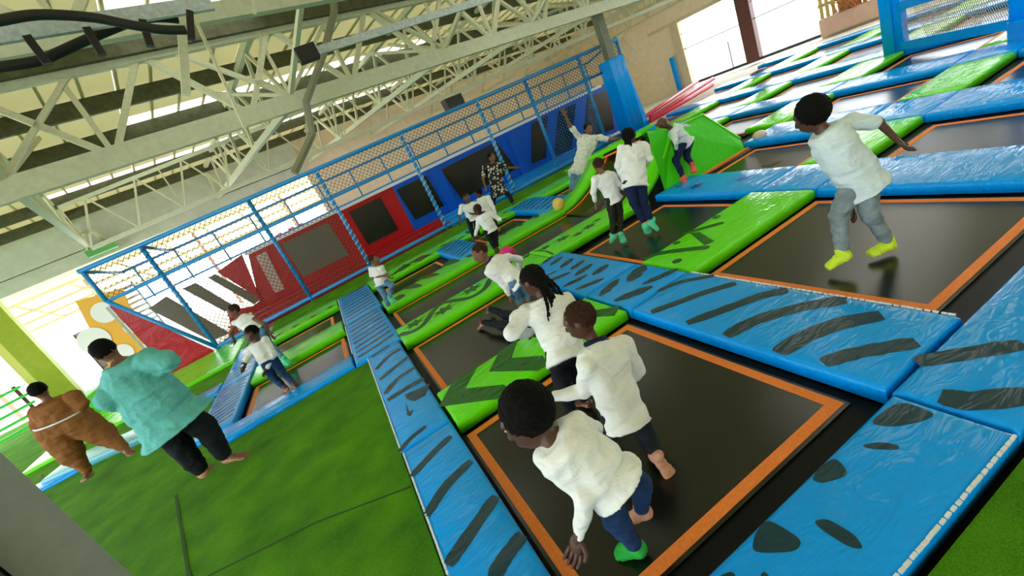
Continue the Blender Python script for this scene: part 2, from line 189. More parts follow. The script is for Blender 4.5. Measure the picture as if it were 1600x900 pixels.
# ---- measured positions in metres
D={'mk_front':[[(1.56,1.025),(1.765,1.002),(1.754,0.861),(1.687,0.88),(1.598,0.94)],[(1.433,0.981),(1.492,0.94),(1.513,0.882),(1.49,0.871),(1.436,0.947)],[(1.158,1.019),(1.226,1.036),(1.315,1.02),(1.297,0.972),(1.264,0.935),(1.167,0.981)],[(0.895,1.039),(0.904,0.893),(0.846,0.883),(0.733,0.984),(0.8,1.022)],[(0.995,0.914),(1.038,0.886),(1.039,0.787),(1.007,0.743),(0.982,0.779),(0.982,0.871)],[(0.58,1.007),(0.625,0.989),(0.624,0.967),(0.583,0.956),(0.565,0.983)],[(0.684,0.913),(0.708,0.915),(0.707,0.891),(0.683,0.883)]],'st_d1':[([(2.12,2.926),(2.305,2.845),(2.478,2.632)],0.045),([(1.844,2.721),(2.026,2.624),(2.243,2.511),(2.428,2.38)],0.06),([(1.843,2.337),(2.167,2.176),(2.335,2.092),(2.451,1.978)],0.07),([(1.832,1.99),(2.06,1.938),(2.312,1.766),(2.449,1.604)],0.08),([(1.823,1.622),(2.029,1.588),(2.219,1.498),(2.364,1.369)],0.09),([(1.852,1.387),(1.982,1.315),(2.091,1.224),(2.194,1.131)],0.075)],'st_corner':[([(2.045,1.068),(2.184,0.947),(2.345,0.808)],0.07),([(1.865,0.9),(1.894,0.801),(2.029,0.678)],0.09)],'el_d1':[((2.141,5.1),(2.336,5.14),0.035),((2.126,4.879),(2.359,4.937),0.05),((2.126,4.619),(2.361,4.687),0.055),((2.136,4.396),(2.367,4.436),0.05),((2.05,4.177),(2.326,4.216),0.055),((2.13,3.939),(2.371,3.961),0.055),((1.924,4.636),(2.069,4.602),0.03),((1.809,4.472),(2.094,4.333),0.045),((1.815,4.093),(2.121,4.02),0.045),((1.836,3.865),(2.126,3.715),0.045),((1.848,3.437),(2.166,3.532),0.055),((1.84,3.21),(2.173,3.043),0.06),((2.156,3.361),(2.469,3.478),0.08),((2.164,3.179),(2.499,3.05),0.045)],'st_left':[([(-0.365,3.104),(-0.262,3.175),(-0.113,3.205)],0.04),([(-0.345,2.741),(-0.164,2.826),(0.009,2.88)],0.05),([(-0.344,2.313),(-0.172,2.436),(0.035,2.496)],0.06),([(-0.327,1.902),(-0.181,1.977),(0.049,2.093)],0.065),([(-0.16,1.664),(-0.062,1.716),(0.06,1.756)],0.07)],'st_left2':[([(-0.295,5.341),(-0.19,5.385),(-0.058,5.385)],0.05),([(-0.305,4.892),(-0.137,5.056),(0.038,5.078)],0.06),([(-0.311,4.57),(-0.137,4.647),(0.052,4.72)],0.06),([(-0.309,4.17),(-0.157,4.325),(0.059,4.355)],0.065),([(-0.311,4.016),(-0.082,4.017),(0.072,3.991)],0.07)],'mk_left':[[(-0.151,3.919),(-0.02,3.864),(0.093,3.836),(0.001,3.667),(-0.107,3.694),(-0.151,3.809)],[(-0.172,3.762),(-0.179,3.574),(-0.138,3.563),(-0.187,3.491),(-0.208,3.543)]],'mk_g1':[[(0.27,3.62),(0.543,3.617),(0.309,3.368),(0.047,3.355)],[(0.309,3.368),(0.561,3.069),(0.563,2.963),(0.445,2.946),(0.047,3.355)],[(0.762,3.607),(0.978,3.615),(0.787,3.372),(0.557,3.391)],[(0.787,3.372),(0.973,3.105),(0.924,2.942),(0.837,2.953),(0.557,3.391)],[(1.653,3.268),(1.806,3.072),(1.672,2.994),(1.586,3.149)]],'st_g2':[([(0.112,5.567),(0.252,5.407),(0.43,5.422),(0.671,5.725),(0.855,5.781),(1.112,5.415),(1.353,5.421),(1.568,5.693)],0.1),([(2.367,5.751),(2.411,5.497),(2.367,5.182)],0.03)],'leaf':[(0.35,5.642,0.2),(0.759,5.508,0.22),(1.248,5.679,0.22),(2.191,5.731,0.12),(2.491,5.631,0.12),(2.784,5.587,0.16),(2.947,5.412,0.12),(3.185,5.447,0.16),(3.38,5.513,0.1)],'mk_g3':[[(0.362,7.435),(0.509,7.456),(0.571,7.203),(0.392,7.146)],[(0.587,7.697),(0.829,7.704),(0.889,7.164),(0.722,7.365)],[(0.836,7.867),(1.164,7.806),(1.275,7.283),(1.068,7.449)],[(1.374,7.767),(1.644,8.007),(1.737,7.425),(1.535,7.571)],[(1.822,7.572),(1.932,7.606),(1.926,7.337),(1.837,7.354)],[(2.701,7.754),(2.791,7.798),(2.751,7.568),(2.673,7.547)],[(3.08,7.807),(3.161,7.755),(3.111,7.524),(3.021,7.553)],[(3.411,7.747),(3.53,7.763),(3.496,7.512),(3.368,7.477)]],'mk_g4':[[(0.714,9.385),(1.036,9.73),(1.131,9.317),(0.892,9.206)],[(1.146,9.549),(1.474,9.66),(1.574,9.322),(1.306,9.137)],[(2.187,9.222),(2.396,9.267),(2.461,9.021),(2.266,8.902)],[(2.576,9.657),(2.692,9.639),(2.685,9.302),(2.544,9.243)],[(3.202,9.472),(3.358,9.447),(3.368,9.11),(3.203,9.104)]],'st_g1r':[([(2.573,3.597),(2.698,3.53),(2.816,3.31),(2.921,3.058)],0.06),([(3.14,3.599),(3.28,3.461),(3.425,3.305)],0.05)],'mk_g1r':[[(3.163,3.519),(3.2,3.422),(3.039,3.101),(2.946,3.137)]],'el_g1r':[((3.535,3.543),(3.567,3.459),0.045),((2.926,3.535),(2.963,3.465),0.04),((2.584,3.214),(2.648,3.144),0.05)],'or_front':[(0.116,2.889),(1.721,2.92),(1.693,1.26)],'R':{'conduit':[(-0.959,3.053,3.124),(-0.827,3.096,3.125),(-0.313,3.263,3.121),(0.107,3.399,3.12)],'conduit2':[(0.643,4.625,3.027),(1.622,4.943,3.068),(2.226,5.139,3.099),(3.744,5.633,3.164)],'cable1':[(-0.829,2.885,3.094),(-0.743,2.913,3.099),(-0.61,2.956,3.1),(-0.441,3.011,3.059),(-0.315,3.052,3.002),(-0.199,3.09,2.954),(-0.091,3.125,2.93)],'cable2':[(-1.018,3.139,3.037),(-0.931,3.167,3.031),(-0.788,3.214,3.027),(-0.715,3.237,3.042),(-0.542,3.294,3.086),(-0.343,3.358,3.128),(-0.215,3.4,3.133),(-0.105,3.436,3.106)],'dropper':[[(-0.743,3.123,3.102),(-0.74,3.124,2.968)],[(-0.511,3.199,3.096),(-0.52,3.196,2.961)],[(-0.266,3.278,3.089),(-0.301,3.267,2.959)],[(-0.025,3.356,3.095),(-0.098,3.333,2.951)]],'hanger':[[(-0.056,3.767,3.301),(-0.317,3.682,2.79)],[(0.395,3.914,3.262),(0.345,3.897,3.175)],[(0.306,3.885,3.03),(0.158,3.837,2.804)],[(0.152,3.835,2.895),(-0.113,3.748,2.495)]],'bentpost':[(1.808,7.422,4.441),(1.644,7.369,4.123),(1.2,7.224,3.643),(0.646,7.045,3.126),(0.505,6.998,2.72),(0.033,6.845,2.347)],'speaker':[(4.701,13.094,3.045),(5.317,13.294,3.052),(5.326,13.297,2.762),(4.726,13.102,2.756)]},'people':{'kid_front':[[0.274,1.389,0.82],[0.295,1.314,0.74],[0.26,1.303,0.68],[0.423,1.32,0.7],[0.299,1.206,0.52],[0.501,1.409,0.56],[0.211,1.233,0.36],[0.44,1.541,0.46],[0.377,1.244,0.47],[0.468,1.227,0.49],[0.387,1.269,0.24],[0.554,1.301,0.28],[0.435,1.344,-0.03],[0.531,1.339,0.12],[0.342,1.459,-0.07],[0.44,1.406,0.09]],'kid_second':[[0.871,1.92,0.742],[0.888,1.88,0.607],[0.757,1.8,0.562],[1.032,1.86,0.503],[0.704,1.86,0.403],[1.048,1.84,0.32],[0.563,1.92,0.445],[1.014,1.98,0.18],[0.745,1.72,0.279],[0.867,1.72,0.231],[0.691,1.84,0.067],[0.891,1.74,0.018],[0.507,1.72,0.059],[0.834,1.6,0.008],[0.461,1.8,0.022],[0.842,1.55,-0.055]],'kid_braids':[[0.935,2.5,0.854],[0.939,2.45,0.726],[0.785,2.45,0.701],[1.042,2.4,0.656],[0.633,2.4,0.664],[1.14,2.55,0.433],[0.793,2.55,0.517],[1.093,2.62,0.416],[0.772,2.25,0.455],[0.902,2.22,0.443],[0.733,2.22,0.281],[0.87,2.3,0.216],[0.742,2.33,-0.03],[0.878,2.351,-0.03],[0.679,2.437,-0.07],[0.86,2.514,-0.07]],'kid_hidden':[[1.339,3.339,0.22],[1.283,3.393,0.2],[1.255,3.479,0.14],[1.372,3.637,0.16],[1.335,3.531,0.02],[1.524,3.787,0.02],[1.503,3.628,-0.05],[1.679,3.898,-0.05],[1.1,3.736,0.08],[1.166,3.769,0.12],[1.021,4.085,0.0],[1.132,4.202,0.03],[0.916,4.467,0.0],[1.106,4.649,0.02],[0.848,4.585,-0.06],[1.109,4.899,-0.06]],'kid_crouch':[[1.271,4.55,0.674],[1.318,4.5,0.557],[1.233,4.4,0.473],[1.554,4.55,0.465],[1.311,4.35,0.251],[1.682,4.6,0.365],[1.321,4.4,0.136],[1.651,4.65,0.247],[1.386,4.3,0.282],[1.536,4.4,0.221],[1.425,4.5,0.012],[1.54,4.5,-0.012],[1.314,4.15,0.03],[1.408,4.25,-0.008],[1.267,4.25,0.002],[1.388,4.35,-0.053]],'boy_big':[[3.026,2.0,1.029],[3.037,1.95,0.924],[3.042,1.98,0.83],[3.261,1.9,0.861],[3.075,1.95,0.583],[3.385,1.82,0.806],[3.096,1.9,0.351],[3.35,1.72,0.695],[3.087,1.86,0.496],[3.216,1.82,0.496],[2.97,1.9,0.314],[3.093,1.78,0.284],[2.915,1.88,0.059],[3.22,1.76,-0.005],[2.855,1.95,0.016],[3.08,1.83,-0.004]],'girl_back':[[3.485,4.38,1.066],[3.461,4.36,0.979],[3.337,4.38,0.978],[3.603,4.33,0.892],[3.213,4.38,0.826],[3.577,4.28,0.738],[3.286,4.48,0.581],[3.669,4.48,0.662],[3.213,4.3,0.603],[3.358,4.28,0.553],[3.181,4.28,0.372],[3.288,4.24,0.345],[3.206,4.24,0.066],[3.261,4.18,0.082],[3.248,4.28,-0.026],[3.343,4.13,-0.068]],'kid_small':[[3.071,4.55,0.905],[3.058,4.52,0.811],[2.944,4.52,0.78],[3.171,4.5,0.734],[2.878,4.55,0.647],[3.23,4.5,0.583],[2.892,4.6,0.524],[3.247,4.6,0.477],[3.009,4.5,0.5],[3.153,4.5,0.475],[2.987,4.5,0.255],[3.089,4.5,0.248],[2.879,4.48,0.064],[2.977,4.45,0.033],[2.87,4.55,0.011],[2.948,4.4,-0.037]],'woman_floral':[[5.254,7.7,1.021],[5.267,7.75,0.894],[5.071,7.8,0.929],[5.39,7.65,0.775],[4.883,7.7,1.234],[5.494,7.5,0.67],[4.804,7.6,1.446],[5.566,7.4,0.638],[4.777,7.8,0.492],[4.917,7.7,0.408],[4.546,7.7,0.275],[4.616,7.6,0.223],[4.304,7.6,0.068],[4.289,7.5,0.112],[4.089,7.45,0.057],[4.102,7.35,0.061]],'woman_dots':[[4.199,10.35,1.179],[4.177,10.35,1.057],[3.942,10.4,1.032],[4.338,10.3,0.932],[3.778,10.35,0.819],[4.44,10.25,0.8],[3.705,10.25,0.646],[4.569,10.15,0.734],[3.876,10.35,0.488],[4.161,10.35,0.408],[3.778,10.3,0.259],[4.21,10.3,0.159],[3.667,10.3,0.035],[4.202,10.25,-0.048],[3.625,10.05,0.022],[4.29,10.15,-0.126]],'jumper':[[4.823,5.25,0.849],[4.896,5.22,0.748],[4.843,5.15,0.661],[5.21,5.3,0.656],[4.708,5.0,0.579],[5.42,5.3,0.592],[4.782,5.1,0.467],[5.669,5.35,0.543],[4.954,5.15,0.47],[5.158,5.2,0.442],[4.712,5.1,0.321],[4.964,5.15,0.288],[4.663,5.0,0.056],[4.886,5.0,0.156],[4.69,4.95,-0.009],[4.773,4.9,0.079]],'kid_left_front':[[-1.408,6.2,0.793],[-1.39,6.15,0.678],[-1.487,6.2,0.636],[-1.299,6.1,0.656],[-1.596,6.2,0.548],[-1.294,6.0,0.47],[-1.636,6.1,0.513],[-1.453,6.05,0.348],[-1.453,6.1,0.439],[-1.344,6.05,0.435],[-1.497,6.15,0.193],[-1.361,6.1,0.202],[-1.391,5.9,0.044],[-1.272,5.85,0.044],[-1.467,6.0,0.01],[-1.357,6.0,-0.017]],'kid_left_back':[[-1.745,7.6,0.988],[-1.738,7.6,0.856],[-1.821,7.6,0.815],[-1.581,7.5,0.786],[-1.955,7.6,0.722],[-1.465,7.4,0.648],[-1.998,7.7,0.599],[-1.472,7.4,0.488],[-1.684,7.5,0.581],[-1.53,7.4,0.572],[-1.666,7.5,0.329],[-1.572,7.45,0.345],[-1.504,7.2,0.088],[-1.47,7.15,0.072],[-1.496,7.1,-0.011],[-1.416,7.05,0.002]],'kid_mid':[[0.4,7.3,0.728],[0.381,7.3,0.633],[0.289,7.35,0.618],[0.43,7.2,0.584],[0.239,7.3,0.498],[0.418,7.2,0.46],[0.399,7.1,0.475],[0.447,7.0,0.429],[0.249,7.3,0.372],[0.39,7.2,0.345],[0.263,7.2,0.177],[0.427,7.0,0.311],[0.216,7.15,-0.042],[0.306,7.05,0.134],[0.263,7.0,-0.095],[0.334,6.9,0.09]],'kid_cluster_left':[[2.631,8.55,0.801],[2.61,8.55,0.7],[2.455,8.55,0.691],[2.733,8.55,0.613],[2.344,8.55,0.563],[2.664,8.45,0.435],[2.277,8.45,0.471],[2.537,8.35,0.498],[2.473,8.55,0.4],[2.649,8.55,0.356],[2.426,8.5,0.225],[2.547,8.5,0.193],[2.379,8.45,0.05],[2.488,8.45,0.023],[2.272,8.3,0.072],[2.397,8.3,0.021]],'kid_cluster_front':[[2.32,7.25,0.697],[2.365,7.25,0.602],[2.288,7.3,0.542],[2.502,7.2,0.523],[2.193,7.3,0.404],[2.582,7.2,0.386],[2.091,7.3,0.307],[2.595,7.1,0.369],[2.291,7.22,0.296],[2.466,7.22,0.27],[2.285,7.18,0.102],[2.368,7.18,0.109],[2.228,7.018,-0.03],[2.273,7.03,-0.03],[2.269,7.32,-0.08],[2.341,7.328,-0.08]],'kid_cluster_back':[[2.972,8.75,0.747],[2.988,8.75,0.653],[2.92,8.75,0.613],[3.087,8.65,0.589],[2.831,8.75,0.468],[3.066,8.55,0.411],[2.823,8.75,0.326],[3.012,8.45,0.265],[2.866,8.65,0.335],[3.011,8.65,0.308],[2.814,8.55,0.158],[2.959,8.55,0.13],[2.753,8.35,0.051],[2.896,8.35,-0.007],[2.738,8.45,-0.004],[2.882,8.45,-0.062]],'woman_teal':[[-2.129,4.85,1.481],[-2.096,4.85,1.353],[-2.229,4.95,1.206],[-1.879,4.75,1.245],[-2.311,4.75,1.101],[-1.733,4.65,1.17],[-2.306,5.0,0.854],[-2.016,4.9,1.079],[-2.195,4.85,0.71],[-1.973,4.8,0.712],[-2.166,4.83,0.399],[-1.9,4.8,0.43],[-2.158,4.8,0.073],[-1.921,4.8,0.075],[-2.154,5.0,0.039],[-1.747,4.75,0.035]],'person_brown':[[-3.868,7.0,1.262],[-3.866,7.0,1.108],[-4.066,7.05,1.024],[-3.623,6.95,1.007],[-4.135,7.0,0.842],[-3.589,6.9,0.883],[-4.094,7.2,0.801],[-3.92,7.15,0.805],[-4.037,7.0,0.744],[-3.779,7.0,0.727],[-4.084,7.0,0.399],[-3.699,7.0,0.413],[-4.099,7.0,0.058],[-3.574,6.9,0.129],[-4.087,6.85,0.092],[-3.449,6.7,0.092]]}}
ORD = ['first', 'second', 'third', 'fourth', 'fifth', 'sixth', 'seventh', 'eighth', 'ninth', 'tenth', 'eleventh', 'twelfth', 'thirteenth', 'fourteenth', 'fifteenth', 'sixteenth', 'seventeenth', 'last']
# ---------------------------------------------------------------- ground, turf, building shell
def struct(name, mb, m, label=None):
    o = mb.build(name, m); o['kind'] = 'structure'
    if label: o['label'] = label
    return o
struct('floor', MB().box((-40, -14, -.5), (50, 45, -.19)), M['conc'], 'pale concrete ground running out into the bright yard')
t = MB(); M['seam'] = mat('dark_turf_seam', (.015, .07, .0), .8)
TZ = -.05
t.box((-12, -4, -.189), (-2.62, 9.3, TZ)); t.box((-2.62, -4, -.189), (-.37, 5.44, TZ)); t.box((-2.62, 5.44, -.189), (-2.2, 5.88, TZ)); t.box((-12, 9.3, -.189), (-6.2, 16, TZ))
o = t.build('turf_carpet', M['turf']); tag(o, 'green artificial turf with seams, left of the striped blue pads, under the two adults', 'turf')
for pts, wd in [([(-.38, 2.72), (-1.05, 3.02), (-1.9, 3.25), (-3.2, 3.6)], .012), ([(-1.45, 2.2), (-2.0, 3.4), (-2.5, 4.9)], .022), ([(-3.6, 4.6), (-4.3, 6.2), (-5.6, 8.8)], .03), ([(-4.4, 5.6), (-5.6, 7.2), (-7.4, 9.1)], .03)]:
    sm = MB()
    for a, b in zip(pts[:-1], pts[1:]): sm.beam((a[0], a[1], TZ+.001), (b[0], b[1], TZ+.001), wd, .006)
    sm.build('seam', M['seam'], o)
t = MB().box((-.4, -4, -.189), (6, .6, TZ)); tag(t.build('turf_carpet', M['turf']), 'green turf at the lower right, in front of the blue border pad', 'turf')
t = MB().box((-2.05, 9.96, -.189), (9, 11.46, -.06)); tag(t.build('turf_carpet', M['turf']), 'olive green turf strip along the foot of the netted cage', 'turf')
def roofz(b): return 4.45-.04*(b-8)
# ceiling: sheets between ribs
SKY = [(-6.2, -5.0, lambda k: k > 10), (-2.4, -.6, lambda k: k > 8), (1.4, 3.2, lambda k: k > 8), (6.15, 6.95, lambda k: k in (6, 9)), (9.75, 10.25, lambda k: 6 <= k <= 9), (11.4, 12.2, lambda k: 4 <= k <= 8), (13.05, 13.8, lambda k: 5 <= k <= 10)]  # rows nearest the camera side are unseen, added to throw glare on right-hand beds
nsk = 0
for k in range(18):
    a0 = -9+k*1.7; mb = MB(); b_ = -9; cuts = [(x, y) for x, y, f in SKY if f(k)]
    def sheet(m_, x, y, dz=0): m_.prism([B(a0, x, roofz(x)+dz), B(a0+1.69, x, roofz(x)+dz), B(a0+1.69, y, roofz(y)+dz), B(a0, y, roofz(y)+dz)], (0, 0, .012))
    for x, y in cuts+[(17.2, 17.2)]: sheet(mb, b_, x); b_ = y
    o = mb.build('ceiling', M['roof']); o['kind'] = 'structure'
    for x, y in cuts:
        m_ = MB(); sheet(m_, x+.005, y-.005); so = m_.build('skylight_sheet', M['clear']); tag(so, 'translucent skylight sheet, %s in the %s roof bay from the left' % (ORD[cuts.index((x, y))], ORD[k]), 'skylight', 'translucent skylight sheets'); nsk += 1
    rb = MB()
    for j in range(4):
        a = a0+.02+j*.425; rb.beam(B(a, -9, roofz(-9)-.012), B(a, 17.2, roofz(17.2)-.012), .035, .03)
    rb.build('sheet_rib', M['roof'], o)
for k in range(16):
    b = -7.8+k*1.6+.3; o = MB().beam(B(-9, b, roofz(b)-.135), B(21, b, roofz(b)-.135), .07, .22).build('purlin', M['purlin'])
    tag(o, 'dark olive roof purlin, %s row counted from the camera side to the eave' % ORD[k], 'purlin', 'roof purlins under the ribbed sheets')
struct('wall_blocker', MB().prism([B(-9, -9.2, -.19), B(20.4, -9.2, -.19), B(20.4, -9.0, -.19), B(-9, -9.0, -.19)], (0, 0, 5.3)), M['wall'], 'unseen cream wall added behind the camera to block light')  # added out of view to darken the hall against its bright openings
# eave wall (far left) with fascia, open to the yard on the left
w1 = MB(); w1.box((-9, 0, 3.0), (5.6, .12, 4.14)); w1.box((5.6, 0, -.19), (20.3, .12, 4.14)); 
def toB(mb, b): mb.V = [B(v.x, b+v.y, v.z) for v in mb.V]; return mb
struct('wall_left', toB(w1, 16.0), M['wall'], 'cream eave wall and fascia above the open side')
f1 = MB(); f1.box((-9, -.14, 2.98), (5.6, 0, 3.3)); f1.box((-9, -.2, 3.32), (5.6, 0, 4.1)); struct('trim_1', toB(f1, 16.0), mat('grey_green_fascia', (.60, .66, .56), .5, .004, 4, .08), 'grey green fascia above the open side')
# far end wall with the big opening
def end(mb): mb.V = [B(20.3+v.y, v.x, v.z) for v in mb.V]; return mb
w2 = MB(); w2.box((9.95, 0, -.19), (19, .2, 4.6)); w2.box((4.9, 0, 2.45), (9.95, .2, 4.7)); w2.box((-9, 0, 4.6), (4.9, .2, 5.1)); w2.box((-9, 0, -.19), (4.9, .2, .42))  # gap above the slats is invented, left open to light pads from the right
struct('wall_back', end(w2), M['wall'], 'cream end wall beyond the blue column, round the big bright opening')
struct('trim_2', end(MB().box((9.62, -.12, -.19), (9.98, .14, 2.47)).box((4.9, -.06, 2.45), (11, 0, 2.58))), mat('pale_cream_jamb', (.66, .56, .38), .7, .003, 6, .06), 'cream jamb and lintel of the opening')
o = end(MB().box((6.85, -.25, -.1), (7.32, .15, 2.47))).build('pillar', M['brown']); tag(o, 'dark brown pillar standing in the bright opening of the end wall', 'pillar')
o = empty('window_rail', B(20.2, 9.6, 1.4), 'thin dark rail running across the bright opening at chest height', 'rail')
end(MB().beam((9.7, -.05, 1.38), (4.9, -.05, 1.38), .035)).build('rail', M['darkgrey'], o)
end(MB().beam((9.7, -.05, 1.98), (4.9, -.05, 1.98), .02)).build('rail', M['darkgrey'], o)
for b in (7.9,): end(MB().beam((b, -.05, -.1), (b, -.05, 1.0), .03).box((b-.15, -.12, -.1), (b+.15, .02, -.03))).build('post', M['darkgrey'], o)
o = end(MB().box((4.85, -.2, -.1), (9.6, -.1, .0))).build('sill', M['darkgrey']); tag(o, 'dark low sill along the foot of the bright opening', 'sill')
o = empty('slat_fence', B(20.3, 4, .4), 'ochre upright slat fence above the pinkish low wall at top right', 'fence')
for k in range(52):
    b = 4.8-k*.17; end(MB().box((b-.05, -.02, .42), (b+.05, .04, 1.55))).build('slat', M['slat'], o)
end(MB().box((-5, .04, 1.35), (4.9, .09, 1.43)).box((-5, .04, .8), (4.9, .09, .9))).build('crossbar', M['slat'], o)
o = end(MB().box((-9, -.3, -.1), (4.85, -.01, .45))).build('kerb', M['pink']); tag(o, 'pinkish low wall below the ochre slat fence', 'kerb')
# brown dried plant heap on the low wall
mb = MB()
for k in range(60):
    a = random.random()*6.28; rr = .45*random.random(); p = B(20.0+rr*math.cos(a)*.3, 3.9+rr*math.sin(a), .45); q = p+Vector((random.uniform(-.3, .3), random.uniform(-.35, .35), .15+.35*random.random()))
    mb.tube([p, (p+q)/2+Vector((0, 0, .06)), q], [.02, .03, .008], 5)
tag(mb.build('dry_plant', mat('dry_leaf', (.42, .17, .05), .8, .003, 10, .3)), 'clump of brown dry leaves on the low wall before the slats', 'plant')
# ---------------------------------------------------------------- trusses
def truss(name, label, pa, pb, htop, n, chord=(.12, .24), web=.06, group=None, dz=None):
    pa = Vector(pa); pb = Vector(pb); o = empty(name, pa, label, 'truss', group); U = Vector((0, 0, 1))
    MB().beam(pa, pb, *chord).build('bottom_chord', M['beam'], o); MB().beam(pa+U*htop, pb+U*(htop if dz is None else dz), chord[0], chord[1]*.8).build('top_chord', M['beam'], o)
    for k in range(n):
        f = lambda t: pa.lerp(pb, t); g_ = lambda t: f(t)+U*(htop+((dz or htop)-htop)*t)
        MB().beam(f(k/n), g_((k+.5)/n), web, web).build('web_member', M['cream'], o)
        MB().beam(g_((k+.5)/n), f((k+1)/n), web, web).build('web_member', M['cream'], o)
        if k % 2 == 0: MB().beam(f(k/n), g_(k/n), web*.8).build('web_member', M['cream'], o)
    return o
truss('roof_truss', 'big pale roof girder with a broad grey green bottom chord, nearest the camera', B(-6, 7, 3.28), B(20.3, 7, 3.28), 1.0, 16, (.10, .24), .07)
truss('roof_truss', 'roof girder high at the top left edge, nearer than the broad pale one', B(-6, 4.6, 3.62), B(20.3, 4.6, 3.62), .8, 16, (.09, .14), .06)
truss('roof_truss', 'slender light girder just above the netted cage', (-4.3, 12.2, 3.0), (17, 12.2, 3.02), .95, 22, (.05, .09), .035)
truss('roof_truss', 'thin girder along the cream end wall under the roof', B(19.6, 16, 3.1), B(19.6, 3, 3.1), .8, 14, (.06, .08), .035)
for k, a in enumerate([-.4, 2.85, 5.9, 8.45, 11.4, 14.4, 17.4]):
    for s in (0,):
        truss('cross_truss', ['leftmost cross girder, meeting the eave at the green bracket', 'cross girder above the middle of the cage, second from the left', 'third cross girder from the left', 'fourth cross girder, meeting the pale girder near the grey column', 'cross girder beyond the grey column', 'next to last cross girder before the cream end wall', 'last cross girder before the cream end wall'][k],
              B(a, 7, 3.3), B(a, 15.9, 3.3), 1.02, 6, (.09, .10), .05, None, .72)
        mb = MB()
    o = empty('roof_brace', B(a, 7, 3.3), ['pair of splayed braces rising from the leftmost node of the pale girder', 'splayed braces rising from the second node of the pale girder', 'splayed braces at the third node of the pale girder', 'splayed braces where the pale girder meets the grey column', 'splayed braces beyond the grey column', 'splayed braces at the node before the last', 'splayed braces at the last node by the end wall'][k], 'brace')
    for da, db, z in [(1.25, 0, 4.35), (-1.25, 0, 4.35), (.3, -2.3, 4.5), (.5, 2.3, 4.3), (-.3, 2.4, 4.3)]:
        MB().beam(B(a, 7, 3.38), B(a+da, 7+db, z), .07, .05).build('strut', M['cream'], o)
o = empty('eave_bracket', B(-.3, 15.6, 3.3), 'green painted bracket under the eave at the end of the leftmost cross girder', 'bracket')
mb = MB(); mb.box((-.55, -.3, 3.05), (.1, .3, 3.22)); toB(mb, 15.6); mb.build('plate', mat('mint_paint', (.12, .45, .12), .5), o)
mb = MB(); mb.beam((-.45, 0, 3.2), (-.3, -.4, 3.6), .1).beam((0, 0, 3.2), (-.15, -.4, 3.6), .1); toB(mb, 15.6); mb.build('gusset', M['cream'], o)
R = D['R']
o = empty('cable_tray', R['conduit'][0], 'galvanised cable tray hanging at the top left corner with dark droppers', 'cable tray')
for k in range(len(R['conduit'])-1): MB().beam(R['conduit'][k], R['conduit'][k+1], .03, .075).build('tray', M['galv'], o)
for a, b in R['dropper']: MB().beam(a, b, .035).build('dropper', M['black'], o)
o = MB().beam(R['conduit2'][0], R['conduit2'][-1], .03, .07).build('cable_tray', M['galv']); tag(o, 'short galvanised rail slanting from the black clamp to the top edge', 'cable tray')
o = MB().box((-.09, -.06, -.06), (.09, .06, .06)).build('clamp', M['black']); o.location = Vector(R['conduit2'][0]); tag(o, 'black clamp at the lower end of the short galvanised rail', 'clamp')
def smooth_path(P, n=8):
    P = [Vector(p) for p in P]; out = []
    for k in range(len(P)-1):
        a, b, c_, d = P[max(k-1, 0)], P[k], P[k+1], P[min(k+2, len(P)-1)]
        for j in range(n):
            t = j/n; out.append(.5*((2*b)+(c_-a)*t+(2*a-5*b+4*c_-d)*t*t+(-a+3*b-3*c_+d)*t**3))
    return out+[P[-1]]
o = MB().tube(smooth_path(R['cable1']), .024, 8).build('cable', M['black'], None, True); tag(o, 'thick black cable arching along the top left corner in front of the tray', 'cable')
o = MB().tube(smooth_path(R['cable2']), .026, 8).build('cable', M['black'], None, True); tag(o, 'second black cable swinging up from the left edge behind the tray', 'cable')
for k, (a, b) in enumerate(R['hanger']):
    if k == 3: a = (a[0], a[1], 4.6)
    o = MB().beam(a, b, .05 if k == 0 else .02).build('hanger', M['cream']); tag(o, ['upright olive hanger crossing the end of the cable tray', 'short hook rod at the top edge right of the tray', 'thin hook rod below the upper girder', 'long thin white rod hanging across the broad pale girder'][k], 'hanger rod')
o = MB().tube(R['bentpost'], .055, 6).build('bent_duct', mat('olive_grey_duct', (.2, .2, .12), .5)); tag(o, 'bent olive grey duct pipe dropping past the second node of the pale girder', 'duct')
o = MB().prism(R['speaker'], E2*.25).build('loudspeaker', M['black']); tag(o, 'black loudspeaker box hung under the girders above the cage', 'loudspeaker')
o = MB().box((-.14, -.1, -.18), (.14, .1, .18)).build('wall_lamp', M['darkgrey']); o.location = B(20.1, 13.0, 3.35); tag(o, 'small dark floodlight on the cream end wall above the cage', 'lamp')
# grey column with blue padding beside the cage
o = empty('padded_column', (9.2, 11.3, 0), 'grey steel column wrapped in blue padding at the right end of the cage', 'column')
MB().box((9.08, 11.2, -.1), (9.32, 11.42, 4.6)).build('steel_column', mat('olive_grey_column', (.17, .18, .12), .5, .002, 12, .15), o)
for k in range(3):
    V, F = gridbox(8.92+k*.18, 11.05, 9.09+k*.18, 11.56, -.1, 2.12, .025, .3); mesh('pad_strip', V, F, M['blue'], o, True)
